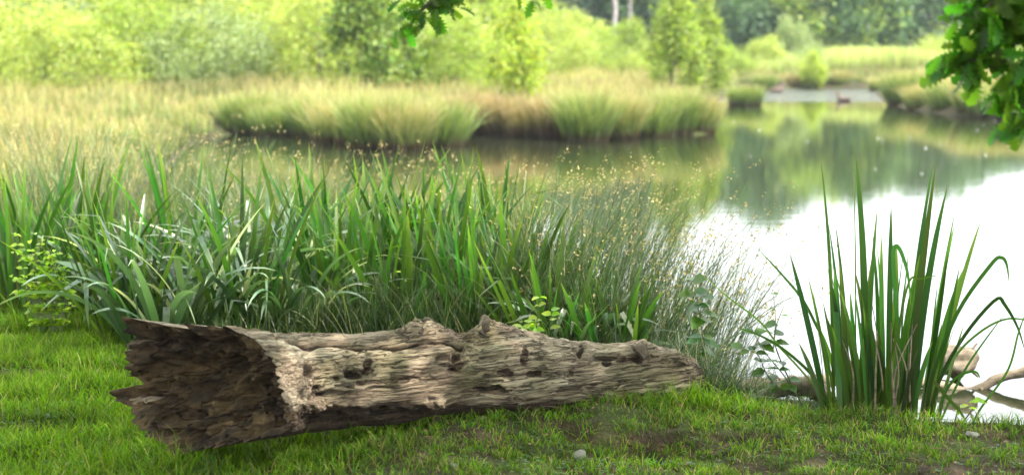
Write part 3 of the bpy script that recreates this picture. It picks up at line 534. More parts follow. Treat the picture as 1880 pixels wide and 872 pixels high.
# flowering rushes
GR = 'tan flowered rush clumps by the water'
RU = [(880, 10.6, 1.05, .35, .2, None, 'tan flowered rush clump beyond the slender iris at the inlet edge'),
      (960, 10.2, 1.1, .35, .25, None, 'tall rush clump with many tan tufts in front of the dark hollow bank'),
      (1030, 9.6, 1.1, .35, .3, 0.2, 'rush clump with tan tufts standing in the white reflecting water'),
      (1090, 9.4, 1.15, .35, .3, 0.0, 'tallest rush clump reaching up to the green tussock across the water'),
      (1120, 8.8, 1.0, .4, .35, 0.0, 'rush clump leaning right over the mossy part of the log'),
      (1170, 9.0, 1.15, .35, .35, 0.0, 'rush clump with tufts hanging over open water beside the tussock bank'),
      (1200, 8.3, .95, .45, .5, 0.0, 'outermost rush clump arching right over the white water'),
      (1225, 7.8, .7, .3, .55, 0.1, 'low bluish rush clump spilling over the broken tip of the log'),
      (1000, 8.9, .85, .35, .3, 0.3, 'rush clump tangled among the iris above the lime green seedling'),
      (1060, 8.4, .85, .4, .35, 0.0, 'dense rush clump right behind the right end of the iris bed'),
      (1150, 8.2, .8, .4, .4, 0.0, 'dense rush clump behind the low spreading iris over the log'),
      (1240, 8.6, .95, .4, .45, 0.0, 'thin rush clump leaning furthest out over the white water'),
      (500, 11.6, 1.0, .35, .3, None, 'sparse rush clump standing in the inlet beyond the long arching pale sedge'),
      (600, 12.0, 1.1, .35, .3, None, 'sparse rush clump in the inlet left of the pale rounded tussocks'),
      (700, 11.6, 1.05, .35, .3, None, 'rush clump in the inlet below the pale rounded tussocks'),
      (790, 11.8, 1.1, .35, .3, None, 'rush clump in the inlet before the gap beside the dark hollow bank'),
      (20, 12.2, 1.0, .5, .2, None, 'ochre flowered rush clump at the left edge above the iris'),
      (110, 12.8, 1.0, .5, .25, None, 'ochre rush clump beyond the narrow iris clump'),
      (200, 12.0, 1.0, .5, .25, None, 'ochre rush clump beyond the bright green straight iris blades'),
      (270, 13.0, 1.15, .5, .25, None, 'tall ochre rush clump beyond the silvery sedge'),
      (340, 12.4, 1.0, .5, .3, None, 'ochre rush clump with nodding tufts beside the pond inlet'),
      (400, 12.2, .9, .4, .35, 0.0, 'last ochre rush clump leaning over the dark inlet water')]
for px_, y_, h, sp, mxl, dx, lab in RU:
    s_, f_ = rush_meshes(230 if y_ < 11 else 240, h, sp, (.03, mxl), dx, .4 if y_ < 11 else .42); x_ = float(X(px_, y_)); z_ = max(gz1(x_, y_), WZ - .1)
    t_ = empty('rush_clump', (x_, y_, z_)); s_.build('stems', M['rush'], t_); f_.build('blossoms', M['flower'], t_); tag(t_, lab, 'rushes', GR)
# fine long stems crossing the water right of the log
for px_, y_, lab in ((1290, 7.9, 'fine dark grass stems standing in the water beside the broken tip of the log'), (1400, 7.6, 'wispy dark grass clump trailing over the sunken branch'), (1480, 7.2, 'thin drooping grass clump touching the tall green iris on the shore')):
    n = 130; m_ = MB(); b = np.stack([rng.normal(0, .16, n), rng.normal(0, .1, n), np.full(n, -.05)], 1); az = rng.uniform(0, 6.28, n)
    blades(m_, b, az, rng.uniform(.15, .62, n), rng.uniform(.0025, .005, n), np.abs(rng.normal(.35, .35, n)), rng.uniform(0, 1.2, n), 8, prof='grass'); x_ = float(X(px_, y_))
    o = m_.build('grass_clump', M['under'], origin=(0, 0, 0)); o.location = (x_, y_, max(gz1(x_, y_), WZ)); tag(o, lab, 'grass clump', 'thin grass clumps at the shore')
def shore_mat():
    m_ = MB(); n = 6500; px_ = rng.uniform(1230, 1570, n); y_ = rng.uniform(6.95, 7.6, n); x = np.array([X(a_, b_) for a_, b_ in zip(px_, y_)]); b = p3(x, y_); b[:, 2] = np.maximum(height(x, y_), WZ - .02)
    blades(m_, b, rng.uniform(0, 6.28, n), rng.uniform(.1, .36, n), rng.uniform(.003, .006, n), np.abs(rng.normal(.7, .4, n)), rng.uniform(.2, 1.4, n), 6)
    tag(m_.build('shore_grass', M['rush']), 'matted bluish green grass along the shore between the log and the tall iris', 'grass', kind='stuff')
shore_mat()

# the big iris clump on the right: its outer blades follow the photo one by one
def big_iris():
    Y0 = 7.0; m_ = MB()
    B = [(1530, 1505, 300, 1), (1548, 1520, 415, 1.1), (1560, 1532, 410, 1.3), (1570, 1566, 290, .5), (1585, 1568, 285, 1.1), (1590, 1612, 380, 1), (1610, 1600, 430, 1), (1618, 1618, 432, .8), (1630, 1636, 375, .9), (1640, 1646, 450, 1),
         (1655, 1715, 300, 1.1), (1665, 1718, 310, 1), (1675, 1742, 345, 1), (1690, 1755, 385, 1), (1700, 1756, 410, .9), (1705, 1803, 405, .8), (1680, 1700, 420, 1), (1650, 1672, 440, 1), (1645, 1690, 470, 1.2), (1625, 1660, 455, 1),
         (1600, 1580, 470, 1.2), (1575, 1600, 480, 1.1), (1555, 1540, 480, 1), (1695, 1740, 470, .9), (1712, 1762, 490, .8)]
    base = []; az = []; L = []; W = []; ln = []; cv = []; ph = []
    for bx, tx, ty, wf in B:
        y_ = Y0 + rng.uniform(-.1, .18); p0 = P(bx, 765, y_); p1 = P(tx, ty, y_ + rng.uniform(-.12, .12)); d = p1 - p0; hz = math.hypot(d[0], d[1]); le = np.linalg.norm(d)
        an = math.atan2(hz, d[2]); c_ = rng.uniform(0, .22); base.append(p0); az.append(math.atan2(d[1], d[0])); L.append(le * 1.01); W.append(.033 * wf); cv.append(c_); ln.append(an - c_ * .42); ph.append(rng.uniform(-.7, .7))
    # blades whose flat side faces the camera: side vector must lie in the picture, so phi turns them
    ph = [1.57 + q * .5 if abs(math.cos(a_)) > .5 else q for q, a_ in zip(ph, az)]
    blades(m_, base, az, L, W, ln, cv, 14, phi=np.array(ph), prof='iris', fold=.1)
    n = 62; bx = rng.uniform(1515, 1725, n); y_ = Y0 + rng.uniform(-.14, .2, n); base = np.array([P(a_, 768, b_) for a_, b_ in zip(bx, y_)]); sgn = (bx - 1625) / 110
    az = np.where(sgn > 0, 0, math.pi) + rng.normal(0, .6, n); blades(m_, base, az, rng.uniform(.32, .82, n), .027 * rng.uniform(.5, 1.2, n), np.abs(sgn) * .22 + rng.uniform(0, .08, n), rng.uniform(0, .3, n), 12, phi=np.where(rng.uniform(0, 1, n) < .7, 1.5, .2) + rng.normal(0, .35, n), prof='iris', fold=.1)
    # bent blades: (base px, base py, control...)
    def ribbon(ctrl, wmax, y_):
        c_ = curve_pts([P(a_, b_, y_ + dy) for a_, b_, dy in ctrl], 26); t = np.gradient(c_, axis=0); t /= np.linalg.norm(t, axis=1)[:, None]; s_ = np.cross(t, np.array((0, 1., .25))); s_ /= np.linalg.norm(s_, axis=1)[:, None]
        k = np.linspace(0, 1, 26); ww = (wmax * .5 * (.8 + .4 * k - .2 * k * k) * (1 - k ** 4) + .0006)[:, None]
        V = np.stack([c_ - s_ * ww, c_ + np.array((0, -1, 0)) * ww * .25, c_ + s_ * ww], 1).reshape(-1, 3); U = np.stack([np.tile([0, .5, 1], 26), np.repeat(k, 3)], 1); m_.add(V, grid_faces(26, 3), U)
    ribbon([(1700, 765, 0), (1715, 680, 0), (1760, 570, -.02), (1820, 485, -.03), (1838, 473, -.03), (1848, 485, -.03), (1853, 520, -.03)], .02, Y0)
    ribbon([(1705, 765, 0), (1728, 690, 0), (1775, 610, 0), (1828, 550, 0), (1845, 560, 0), (1868, 600, .02), (1882, 645, .02)], .018, Y0 - .1)
    ribbon([(1700, 765, 0), (1730, 690, 0), (1780, 625, .03), (1850, 585, .05), (1930, 600, .1)], .013, Y0 + .1)
    ribbon([(1538, 765, 0), (1515, 640, 0), (1495, 590, .05), (1470, 545, .1), (1430, 498, .15), (1390, 455, .2)], .014, Y0)
    ribbon([(1540, 765, 0), (1480, 690, 0), (1430, 635, .05), (1395, 590, .1), (1340, 548, .1), (1290, 505, .1)], .009, Y0 - .05)
    ribbon([(1530, 765, 0), (1500, 700, 0), (1450, 650, 0), (1400, 618, 0), (1350, 600, .1)], .014, Y0 - .08)
    ribbon([(1728, 770, 0), (1760, 700, 0), (1790, 650, 0), (1845, 575, 0)], .012, Y0 + .15)
    ribbon([(1780, 790, 0), (1800, 750, 0), (1850, 680, .0), (1870, 610, 0), (1885, 570, 0)], .011, Y0 - .15)
    ribbon([(1715, 700, 0), (1740, 730, 0), (1760, 752, 0), (1775, 775, 0)], .016, Y0 - .15)
    ribbon([(1725, 765, 0), (1735, 720, 0), (1760, 690, 0), (1790, 682, 0), (1800, 695, 0)], .014, Y0 - .1)
    ribbon([(1600, 765, 0), (1640, 640, -.1), (1668, 520, -.1), (1690, 512, -.1), (1725, 505, -.1)], .01, Y0 - .05)
    ribbon([(1655, 765, 0), (1648, 600, -.1), (1640, 470, -.1), (1650, 455, -.1), (1666, 500, -.12), (1672, 560, -.12)], .02, Y0)
    o = m_.build('iris_leaves', M['iris'], smooth=True); t_ = empty('tall_iris_clump', (1.66, 7.0, WZ)); o.parent = t_; o.matrix_parent_inverse = Matrix.Translation((-1.66, -7.0, -WZ))
    d_ = MB(); 
    for i in range(9):
        bx_ = rng.uniform(1540, 1710); c_ = curve_pts([P(bx_, 765, 6.92), P(bx_ + rng.uniform(-10, 20), 690, 6.88), P(bx_ + rng.uniform(-20, 40), rng.uniform(590, 650), 6.86)], 10); tube(d_, c_, np.linspace(.007, .002, 10), 5)
    dd = d_.build('dead_stalks', M['branch'], smooth=True); dd.parent = t_; dd.matrix_parent_inverse = Matrix.Translation((-1.66, -7.0, -WZ)); dd['label'] = 'brown withered stalks among the green blades'
    tag(t_, 'tall dark green iris clump standing alone at the shore before the white water', 'iris')
big_iris()

# small leafy plants
def leafy(name, ctrl, y_, leafspec, mat, lab, cat, size, sw=.004, group=None):
    base = P(ctrl[0][0][0], ctrl[0][0][1], y_); t_ = empty(name, tuple(base)); s_ = MB(); l_ = MB()
    for stem in ctrl:
        c_ = curve_pts([P(a_, b_, y_) - base for a_, b_ in stem], 18) if len(stem) > 1 else None
        tube(s_, c_, np.linspace(sw, sw * .4, 18), 6)
        if leafspec == 'pairs': ks = np.linspace(.2, 1, 7)
        else: ks = np.linspace(.15, 1, leafspec)
        pos = []; dr = []; nm = []; ll = []
        for j, kk in enumerate(ks):
            p = c_[int(kk * 17)]; a0 = j * 1.4 + rng.uniform(-.4, .4)
            for s2 in (0, math.pi):
                if leafspec != 'pairs' and rng.uniform() < .25: continue
                aa = a0 + s2; pos.append(p); dr.append((math.cos(aa), math.sin(aa) * .6, rng.uniform(-.3, .35))); nm.append((rng.normal(0, .35), rng.normal(-.4, .35), 1)); ll.append(size * rng.uniform(.65, 1.2))
        leaves(l_, np.array(pos), np.array(dr), np.array(nm), np.array(ll))
    s_.build('stem', M['stem'], t_); l_.build('leaves', M[mat], t_, smooth=True); tag(t_, lab, cat, group)
yb = [[(90 + rng.uniform(-28, 30), 606), (80 + rng.uniform(-40, 50), 540), (70 + rng.uniform(-52, 58), rng.uniform(428, 540))] for _ in range(40)]
leafy('leafy_bush', yb, 8.35, 11, 'lime', 'small bush with bright yellow green leaves at the left of the lawn', 'bush', .038, .003)
leafy('seedling', [[(985, 650), (985, 600), (990, 545)], [(995, 650), (1010, 600), (1012, 570)], [(975, 650), (970, 600), (982, 590)], [(990, 650), (1000, 615), (960, 600)]], 7.3, 6, 'lime', 'lime green seedling growing right behind the second hump of the log', 'seedling', .05)
leafy('seedling', [[(760, 640), (745, 560), (735, 500)], [(765, 640), (755, 590), (765, 560)]], 8.3, 7, 'lime', 'small pale green sprig among dark stems above the first hump', 'seedling', .035)
leafy('leafy_shoot', [[(1290, 700), (1292, 640), (1286, 580), (1290, 545)], [(1300, 700), (1288, 600), (1272, 515)]], 7.25, 'pairs', 'herb', 'slender shoot with paired oval leaves beside the broken tip of the log', 'shoot', .085)
leafy('bramble', [[(1475, 745), (1440, 690), (1400, 640), (1372, 585)], [(1440, 720), (1410, 690), (1390, 650), (1360, 640)], [(1460, 720), (1425, 640), (1425, 600), (1440, 560)]], 7.15, 7, 'herb', 'sprawling bramble with small dark green leaves in front of the sunken branch', 'bramble', .07)
leafy('seedling', [[(1760, 785), (1790, 745), (1800, 730)], [(1750, 785), (1760, 750), (1770, 745)]], 6.85, 4, 'lime', 'tiny bright seedling at the water edge under the driftwood branch', 'seedling', .038)
leafy('leafy_shoot', [[(1420, 640), (1424, 590), (1420, 540)]], 7.9, 4, 'herb', 'thin twig with few leaves standing out of the white water', 'shoot', .03)

# fallen branch, driftwood
def wood_piece(name, ctrl, rad, mat, lab, cat, rough=.25, n=60, stubs=()):
    c_ = curve_pts([P(*q) for q in ctrl], n); o0 = c_[0].copy(); t_ = empty(name, tuple(o0)); b = MB(); r_ = np.interp(np.linspace(0, 1, n), np.linspace(0, 1, len(rad)), rad)
    tube(b, c_ - o0, r_, 20, rough, int(abs(o0[0] * 100))); b.build('stem', M[mat], t_, smooth=True)
    for ct_, rr_ in stubs: q = curve_pts([P(*z) - o0 for z in ct_], 10); b = MB(); tube(b, q, np.linspace(rr_, rr_ * .4, 10), 8, .3, 5); b.build('twig', M[mat], t_, smooth=True)
    tag(t_, lab, cat)
wood_piece('fallen_branch', [(1250, 690, 8.3), (1330, 704, 8.3), (1420, 706, 8.3), (1500, 700, 8.35), (1570, 692, 8.5), (1640, 695, 8.5), (1720, 706, 8.5), (1780, 718, 8.5), (1835, 694, 8.5), (1900, 676, 8.5), (1980, 640, 8.6)],
           [.05, .045, .04, .036, .032, .03, .026, .03, .028, .026, .02], 'branch', 'long bent driftwood branch lying in the water behind the tall iris', 'branch', .25, 90,
           [([(1800, 712, 8.48), (1806, 728, 8.46), (1808, 742, 8.45)], .012), ([(1440, 702, 8.3), (1425, 690, 8.25), (1412, 684, 8.2)], .01)])
wood_piece('driftwood_stump', [(1385, 735, 7.35), (1420, 718, 7.3), (1460, 708, 7.28), (1500, 715, 7.28), (1530, 745, 7.25)], [.02, .035, .05, .045, .02], 'branch', 'curved driftwood piece half hidden by grass left of the tall iris', 'driftwood', .35)
wood_piece('floating_wood', [(1722, 672, 8.8), (1745, 664, 8.75), (1772, 662, 8.7), (1788, 668, 8.7)], [.045, .085, .08, .05], 'branch', 'brownish chunk of wood with a thin twig floating right of the tall iris', 'driftwood', .4, 40,
           [([(1780, 650, 8.68), (1786, 640, 8.68), (1794, 630, 8.68)], .012), ([(1780, 676, 8.66), (1788, 684, 8.66), (1796, 692, 8.66)], .01)])

# small things on the turf
def pebble(px_, py_, r_, mat, lab, flat=.5, cat='stone', name='stone'):
    g = G(px_, py_, .03); n, m_ = 16, 12; u = np.linspace(0, math.pi, m_)[:, None]; v = np.arange(n)[None] / n * 2 * math.pi
    q = np.stack([np.sin(u) * np.cos(v), np.sin(u) * np.sin(v) * .7, (np.cos(u) + 0 * v) * flat], -1).reshape(-1, 3) * r_; q *= (1 + .45 * fbm(q / r_ * 1.3 + px_, 3, 9))[:, None]
    b = MB(); b.add(q, grid_faces(m_, n, True)); z_ = gz1(g[0], g[1]); o = b.build(name, M[mat], origin=(0, 0, 0), smooth=True); o.location = (g[0], g[1], z_ + r_ * flat * .25); o.rotation_euler = (.2, .2, px_); tag(o, lab, cat)
pebble(1066, 812, .03, 'stone', 'pale grey stone lying in the worn turf below the second hump of the log', .55)
pebble(1036, 824, .013, 'stone', 'tiny white stone next to the pale grey stone in the turf', .5)
pebble(835, 851, .018, 'stone', 'small whitish stone in the turf near the bottom of the picture', .4)
pebble(1785, 768, .035, 'stone', 'larger pale stone at the water edge right of the tall iris', .35)
pebble(1620, 752 + 20, .014, 'deadleaf', 'small brown fallen leaf at the foot of the tall iris', .2, 'leaf', 'fallen_leaf')
pebble(893, 776, .045, 'branch', 'flat brown wood chip on the worn turf before the log', .2, 'wood chip', 'wood_chip')

# ------------------------------------------------------------------ far banks
def meadow():
    m_ = MB(); N = 300000; y = 13 + 75 * rng.uniform(0, 1, N) ** 1.25; x = rng.uniform(-1, 1, N) * (y * .5 + 3); sd = pond_sd(x, y); k = ((sd > .35) | ((sd > .05) & (y < 33) & (x < -3))) & ((y > 24) | (x < -3.2) | (x > 8)); x, y, sd = x[k], y[k], sd[k]
    z = height(x, y); b = p3(x, y); b[:, 2] = z; n = len(x); cl = fbm(p3(x * .7, y * .7), 3, 88); L = (.55 + .38 * cl) * rng.uniform(.6, 1.2, n) * np.clip(.35 + sd * .35 + .3 * (y < 33), .4, 1)
    blades(m_, b, rng.uniform(0, 6.28, n), L, .012 + .0006 * y, np.abs(rng.normal(.15, .15, n)), rng.uniform(.1, .9, n), 3)
    tag(m_.build('meadow_grass', M['meadow']), 'tan and green marsh grass covering the flat land across the pond', 'grass', kind='stuff')
meadow()
def tussock(n=1500, h=1.0, r=.6):
    m_ = MB(); r0 = r * np.sqrt(rng.uniform(0, 1, n)) * .7; a0 = rng.uniform(0, 6.283, n); b = np.stack([r0 * np.cos(a0), r0 * np.sin(a0), np.zeros(n)], 1)
    blades(m_, b, a0 + rng.normal(0, 1.0, n), h * rng.uniform(.45, 1.1, n), .02, np.abs(.03 + r0 / r * .28 + rng.normal(0, .13, n)), rng.uniform(.0, 1.1, n) ** 1.3, 5, vmin=0)
    return m_
TP = [tussock(), tussock(1600, .85, .75), tussock(1300, 1.15, .55)]
TM = []
GT = 'marsh tussocks along the far banks'; TV = ['tuss', 'tussg', 'tuss', 'tussb', 'tussg']
T = [(455, 246, 0, 1.0, 'tussock at the left corner of the inlet'), (510, 249, 1, 1.0, 'low tussock above the dark gap at the inlet corner'), (575, 251, 0, 1.05, 'tussock beside the brown bank left of the pale rounded tussock'),
     (632, 262, 1, 1.0, 'left skirt tussock of the pale rounded group reaching into the inlet'), (685, 273, 2, 1.0, 'pale rounded tussock nearest across the inlet'), (735, 275, 0, 1.1, 'pale bushy tussock reaching furthest into the inlet'), (790, 268, 1, 1.1, 'right hand tussock of the pale rounded group'),
     (860, 249, 0, 1.0, 'tussock hanging over the dark hollow bank on its left'), (915, 251, 2, .95, 'tussock over the middle of the dark hollow bank'), (968, 252, 1, 1.0, 'tussock below the small yellow green tree'), (1020, 254, 0, 1.0, 'brown based tussock right of the yellow green tree'),
     (1075, 260, 2, 1.05, 'green tussock standing forward in the water beyond the rushes'), (1130, 256, 0, 1.15, 'big green tussock behind the tallest rushes'), (1185, 250, 1, 1.05, 'tussock with a reddish base before the channel mouth'), (1240, 248, 2, 1.05, 'dense dark olive tussock near the end of the left bank'), (1276, 246, 0, 1.05, 'rounded tussock at the very end of the left bank'),
     (1370, 193, 1, .95, 'dark brown tussock island standing alone in the channel'), (1405, 166, 0, .9, 'tussock behind the first water bird'), (1455, 163, 1, 1.0, 'dark based tussock left on the far channel bank'), (1500, 163, 0, 1.0, 'middle tussock on the far channel bank'), (1545, 163, 2, 1.0, 'green tussock on the far channel bank'), (1620, 168, 1, 1.0, 'tussock at the right corner of the far channel'),
     (1668, 194, 0, 1.1, 'tussock at the left tip of the right bank'), (1705, 202, 1, 1.1, 'green flanked tussock near the tip of the right bank'), (1750, 207, 0, 1.15, 'tall tan tussock on the right bank'), (1795, 212, 2, 1.15, 'dark based tussock on the right bank beside the oak leaves'), (1835, 217, 1, 1.15, 'tan tussock partly under the oak leaves'), (1880, 219, 0, 1.1, 'tussock behind the hanging oak leaves'), (1930, 221, 1, 1.1, 'tussock at the right end of the bank under the oak leaves')]
protoT = []
for k, m_ in enumerate(TP): protoT.append(None)
for px_, py_, k, sc, lab in T:
    g = G(px_, py_, WZ); 
    if protoT[k] is None: o = TP[k].build('grass_tussock', M['tuss'], origin=(0, 0, 0)); protoT[k] = o
    else: o = protoT[k].copy(); C.objects.link(o)
    o.location = (g[0], g[1] + .25, WZ - .02); s_ = sc * rng.uniform(.85, 1.1) * (1 if py_ > 230 else 1.05 if py_ > 192 else .9); o.scale = (s_ * 1.15, s_ * 1.15, s_); o.rotation_euler = (0, 0, rng.uniform(0, 6.28)); tag(o, lab, 'tussock', GT); sl = o.material_slots[0]; sl.link = 'OBJECT'; sl.material = M[TV[int(rng.integers(5))]]
def far_reeds():
    m_ = MB(); n = 26000; y = rng.uniform(78, 96, n); px_ = rng.uniform(1360, 1900, n); x = (px_ - 940) / F * y * 1.006; b = p3(x, y); b[:, 2] = height(x, y)
    blades(m_, b, rng.uniform(0, 6.28, n), rng.uniform(.9, 1.7, n) * (1 + .35 * fbm(p3(x * .25, y * 0), 2, 6)), .1, np.abs(rng.normal(.1, .1, n)), rng.uniform(0, .6, n), 3)
    tag(m_.build('far_reeds', M['farreed']), 'pale green reed belt in front of the dark wood', 'reeds', kind='stuff')
far_reeds()

# ------------------------------------------------------------------ trees and shrubs
def make_tree(name, h, rx, z0, leaf, nleaf, mat, barkm, clumps=60, conic=0., seed=0, trunk_r=.02, shell=.55, cs=.32):
    r_ = np.random.default_rng(seed); t_ = empty(name, (0, 0, 0)); b = MB(); n = 12
    top = h * .92; wob = np.cumsum(r_.normal(0, h * .006, (n, 2)), 0); pts = np.stack([wob[:, 0], wob[:, 1], np.linspace(-.2, top, n)], 1); tube(b, pts, np.linspace(h * trunk_r, h * trunk_r * .15, n), 9)
    cz = (h + z0) / 2; hz = (h - z0) / 2; cc = []
    while len(cc) < clumps:
        q = r_.normal(size=3); q /= np.linalg.norm(q); q *= r_.uniform(shell, 1) ** .6
        k = 1 - conic * (q[2] + 1) / 2; p = np.array((q[0] * rx * k, q[1] * rx * k, cz + q[2] * hz)); cc.append(p)
    cc = np.array(cc)
    for p in cc[:22]:
        s0 = pts[int(np.clip((p[2] * .75) / top * n, 1, n - 2))]; mid = (s0 + p) / 2 + r_.normal(0, .06 * rx, 3) - (0, 0, .05 * h); tube(b, curve_pts([s0, mid, p], 7), np.linspace(h * trunk_r * .35, h * trunk_r * .06, 7), 5)
    b.build('trunk', M[barkm], t_)
    crown = MB(); szs = r_.uniform(.6, 1.25, clumps) * rx * cs; nl = r_.multinomial(nleaf, szs ** 2 / (szs ** 2).sum()); q = []
    for p, s_, m in zip(cc, szs, nl):
        d = r_.normal(size=(m, 3)); d /= np.linalg.norm(d, axis=1)[:, None]; q.append(p + d * (s_ * np.abs(r_.normal(.55, .38, m)))[:, None] * np.array((1, 1, 1.0 + conic * .4)))
    q = np.concatenate(q); q = q[q[:, 2] > .05]; cards(crown, q, leaf * r_.uniform(.6, 1.3, len(q)), nbias=np.array((0, 0, .6)))
    crown.build('crown', M[mat], t_); return t_
VC = [0]; VAR = {'willow_shrub': ['willow', 'willow2', 'willow', 'willow3', 'willow'], 'young_birch': ['willow2', 'willow4', 'willow2'], 'round_tree': ['willow3', 'willow2', 'willow'], 'broadleaf_tree': ['forest', 'forest3', 'forest2', 'forest', 'forest2', 'forest3', 'forest']}
def plant(proto_used, proto, px_, y_, sc, lab, cat, group, rz=None):
    o = proto if not proto_used else copy_tree(proto)
    x_ = (px_ - 940) / F * y_ * 1.006; o.location = (x_, y_, gz1(x_, y_) - .05)
    vi = VAR.get(o.name.split('.')[0])
    if vi:
        for ch in o.children:
            if ch.name.startswith('crown'): sl = ch.material_slots[0]; sl.link = 'OBJECT'; sl.material = M[vi[VC[0] % len(vi)]]; VC[0] += 1
    o.scale = (sc if np.isscalar(sc) else sc); o.rotation_euler = (0, 0, rng.uniform(0, 6.28)); tag(o, lab, cat, group); return o
def sc3(a_, b_=None): return (a_, a_, b_ or a_)
protos = {}; used = set()
def get(kind):
    if kind not in protos:
        protos[kind] = {'willow': lambda: make_tree('willow_shrub', 3.4, 2.0, .0, .13, 12000, 'willow', 'bark', 70, .35, 1, .012), 'willowb': lambda: make_tree('willow_shrub', 3.2, 2.3, .0, .12, 12000, 'willow2', 'bark', 60, .2, 2, .012),
                        'birch': lambda: make_tree('young_birch', 4.0, 1.25, .1, .12, 9000, 'willow2', 'bark', 80, .95, 3, .010, .3, .26), 'yellow': lambda: make_tree('alder_sapling', 2.2, .95, .1, .1, 5000, 'yellow', 'bark', 50, .9, 4, .010, .3),
                        'round': lambda: make_tree('round_tree', 4.0, 1.7, .2, .16, 8000, 'willow2', 'bark', 50, .3, 5, .014), 'f1': lambda: make_tree('broadleaf_tree', 14, 4.6, 1.2, .42, 11000, 'forest', 'bark', 34, .3, 6, .018, .5, .42),
                        'f2': lambda: make_tree('broadleaf_tree', 13, 4.9, .8, .42, 11000, 'forest2', 'bark', 32, .3, 7, .018, .5, .42), 'f3': lambda: make_tree('broadleaf_tree', 14.5, 4.4, 1.0, .42, 11000, 'forest3', 'bark', 36, .4, 8, .018, .5, .42),
                        'pine': lambda: make_tree('bare_trunk_tree', 16, 3.2, 7.5, .42, 6000, 'forest3', 'palebark', 40, .4, 9, .014)}[kind]()
    u = kind in used; used.add(kind); return u, protos[kind]
TREES = [  # kind, px, depth, scale xy, scale z, label
 ('f1', -80, 118, 1, 1, 'dark broadleaf tree beyond the left edge of the willow thicket'), ('f3', 60, 112, 1, 1, 'dark tree showing above the willows at the left corner'), ('f1', 150, 120, 1.1, 1, 'dark tree behind the lowest left part of the willows'),
 ('pine', 268, 108, 1, 1, 'tall tree with a pale trunk above the left willows'), ('f2', 320, 125, 1.1, 1, 'mid green tree behind the left pale trunk'), ('f3', 450, 118, 1.1, 1, 'grey green tree behind the middle of the willow thicket'), ('f2', 590, 122, 1.1, 1, 'light green tree behind the large birch'),
 ('f3', 720, 116, 1.05, 1, 'bluish tree behind the hanging top oak spray'), ('f1', 840, 118, 1, 1, 'dark tree just right of the hanging top oak spray'), ('pine', 850, 105, .8, 1, 'tall pale trunk beside the hanging top oak spray'), ('f1', 960, 112, 1, 1, 'dark green tree above the small yellow green tree'),
 ('f2', 1020, 121, .9, 1, 'lighter tree behind the dark gap of the wood'), ('f3', 1075, 114, 1, 1, 'bluish dark tree behind the rounded small tree'), ('pine', 1128, 104, .9, 1, 'thick bare pale trunk in the middle of the dark wood'), ('pine', 1152, 110, .7, 1, 'thinner bare trunk right of the thick pale trunk'),
 ('f1', 1160, 120, 1.1, 1, 'dark tree behind the two bare trunks'), ('f3', 1235, 116, 1, .95, 'bluish tree behind the pointed birch'), ('f2', 1310, 108, .75, .85, 'light green tree arching beside the deep shadow of the wood'), ('f1', 1375, 118, 1.0, 1.0, 'dark tree over the deep shadow beside the channel'),
 ('f1', 1440, 112, .9, .95, 'dark green tree above the small roundish willow by the channel'), ('f2', 1520, 108, .95, .95, 'big bright crowned tree above the far channel'), ('f3', 1580, 106, .85, .85, 'grey green rounded tree in front of the bright crowned tree'), ('f2', 1625, 114, .7, .9, 'narrow lit tree right of the grey green rounded tree'),
 ('f3', 1690, 112, 1, .85, 'bluish rounded tree above the pale reeds'), ('f3', 1760, 120, 1, .8, 'hazy blue green tree touching the hanging oak leaves'), ('f1', 1840, 124, 1, .75, 'hazy dark tree behind the hanging oak leaves'), ('f3', 2080, 116, 1, .8, 'tree further right of the wood, wholly beyond the picture edge'), ('f2', 2260, 120, 1, .8, 'pale tree far right of the picture edge'), ('f1', 2450, 112, 1, .8, 'dark tree furthest right beyond the picture edge'), ('f2', -260, 112, 1, 1, 'pale tree far left of the picture edge'), ('f3', -450, 116, 1, 1, 'dark tree furthest left beyond the picture edge'),
 ('f1', 1930, 120, 1, .72, 'dark tree beyond the right edge behind the oak leaves')]
for kd, px_, y_, a_, b_, lab in TREES:
    b_ *= .8 if px_ < 1500 else .68
    u, p_ = get(kd); plant(u, p_, px_, y_, sc3(a_, b_), lab, 'tree', 'trees of the wood beyond the marsh')
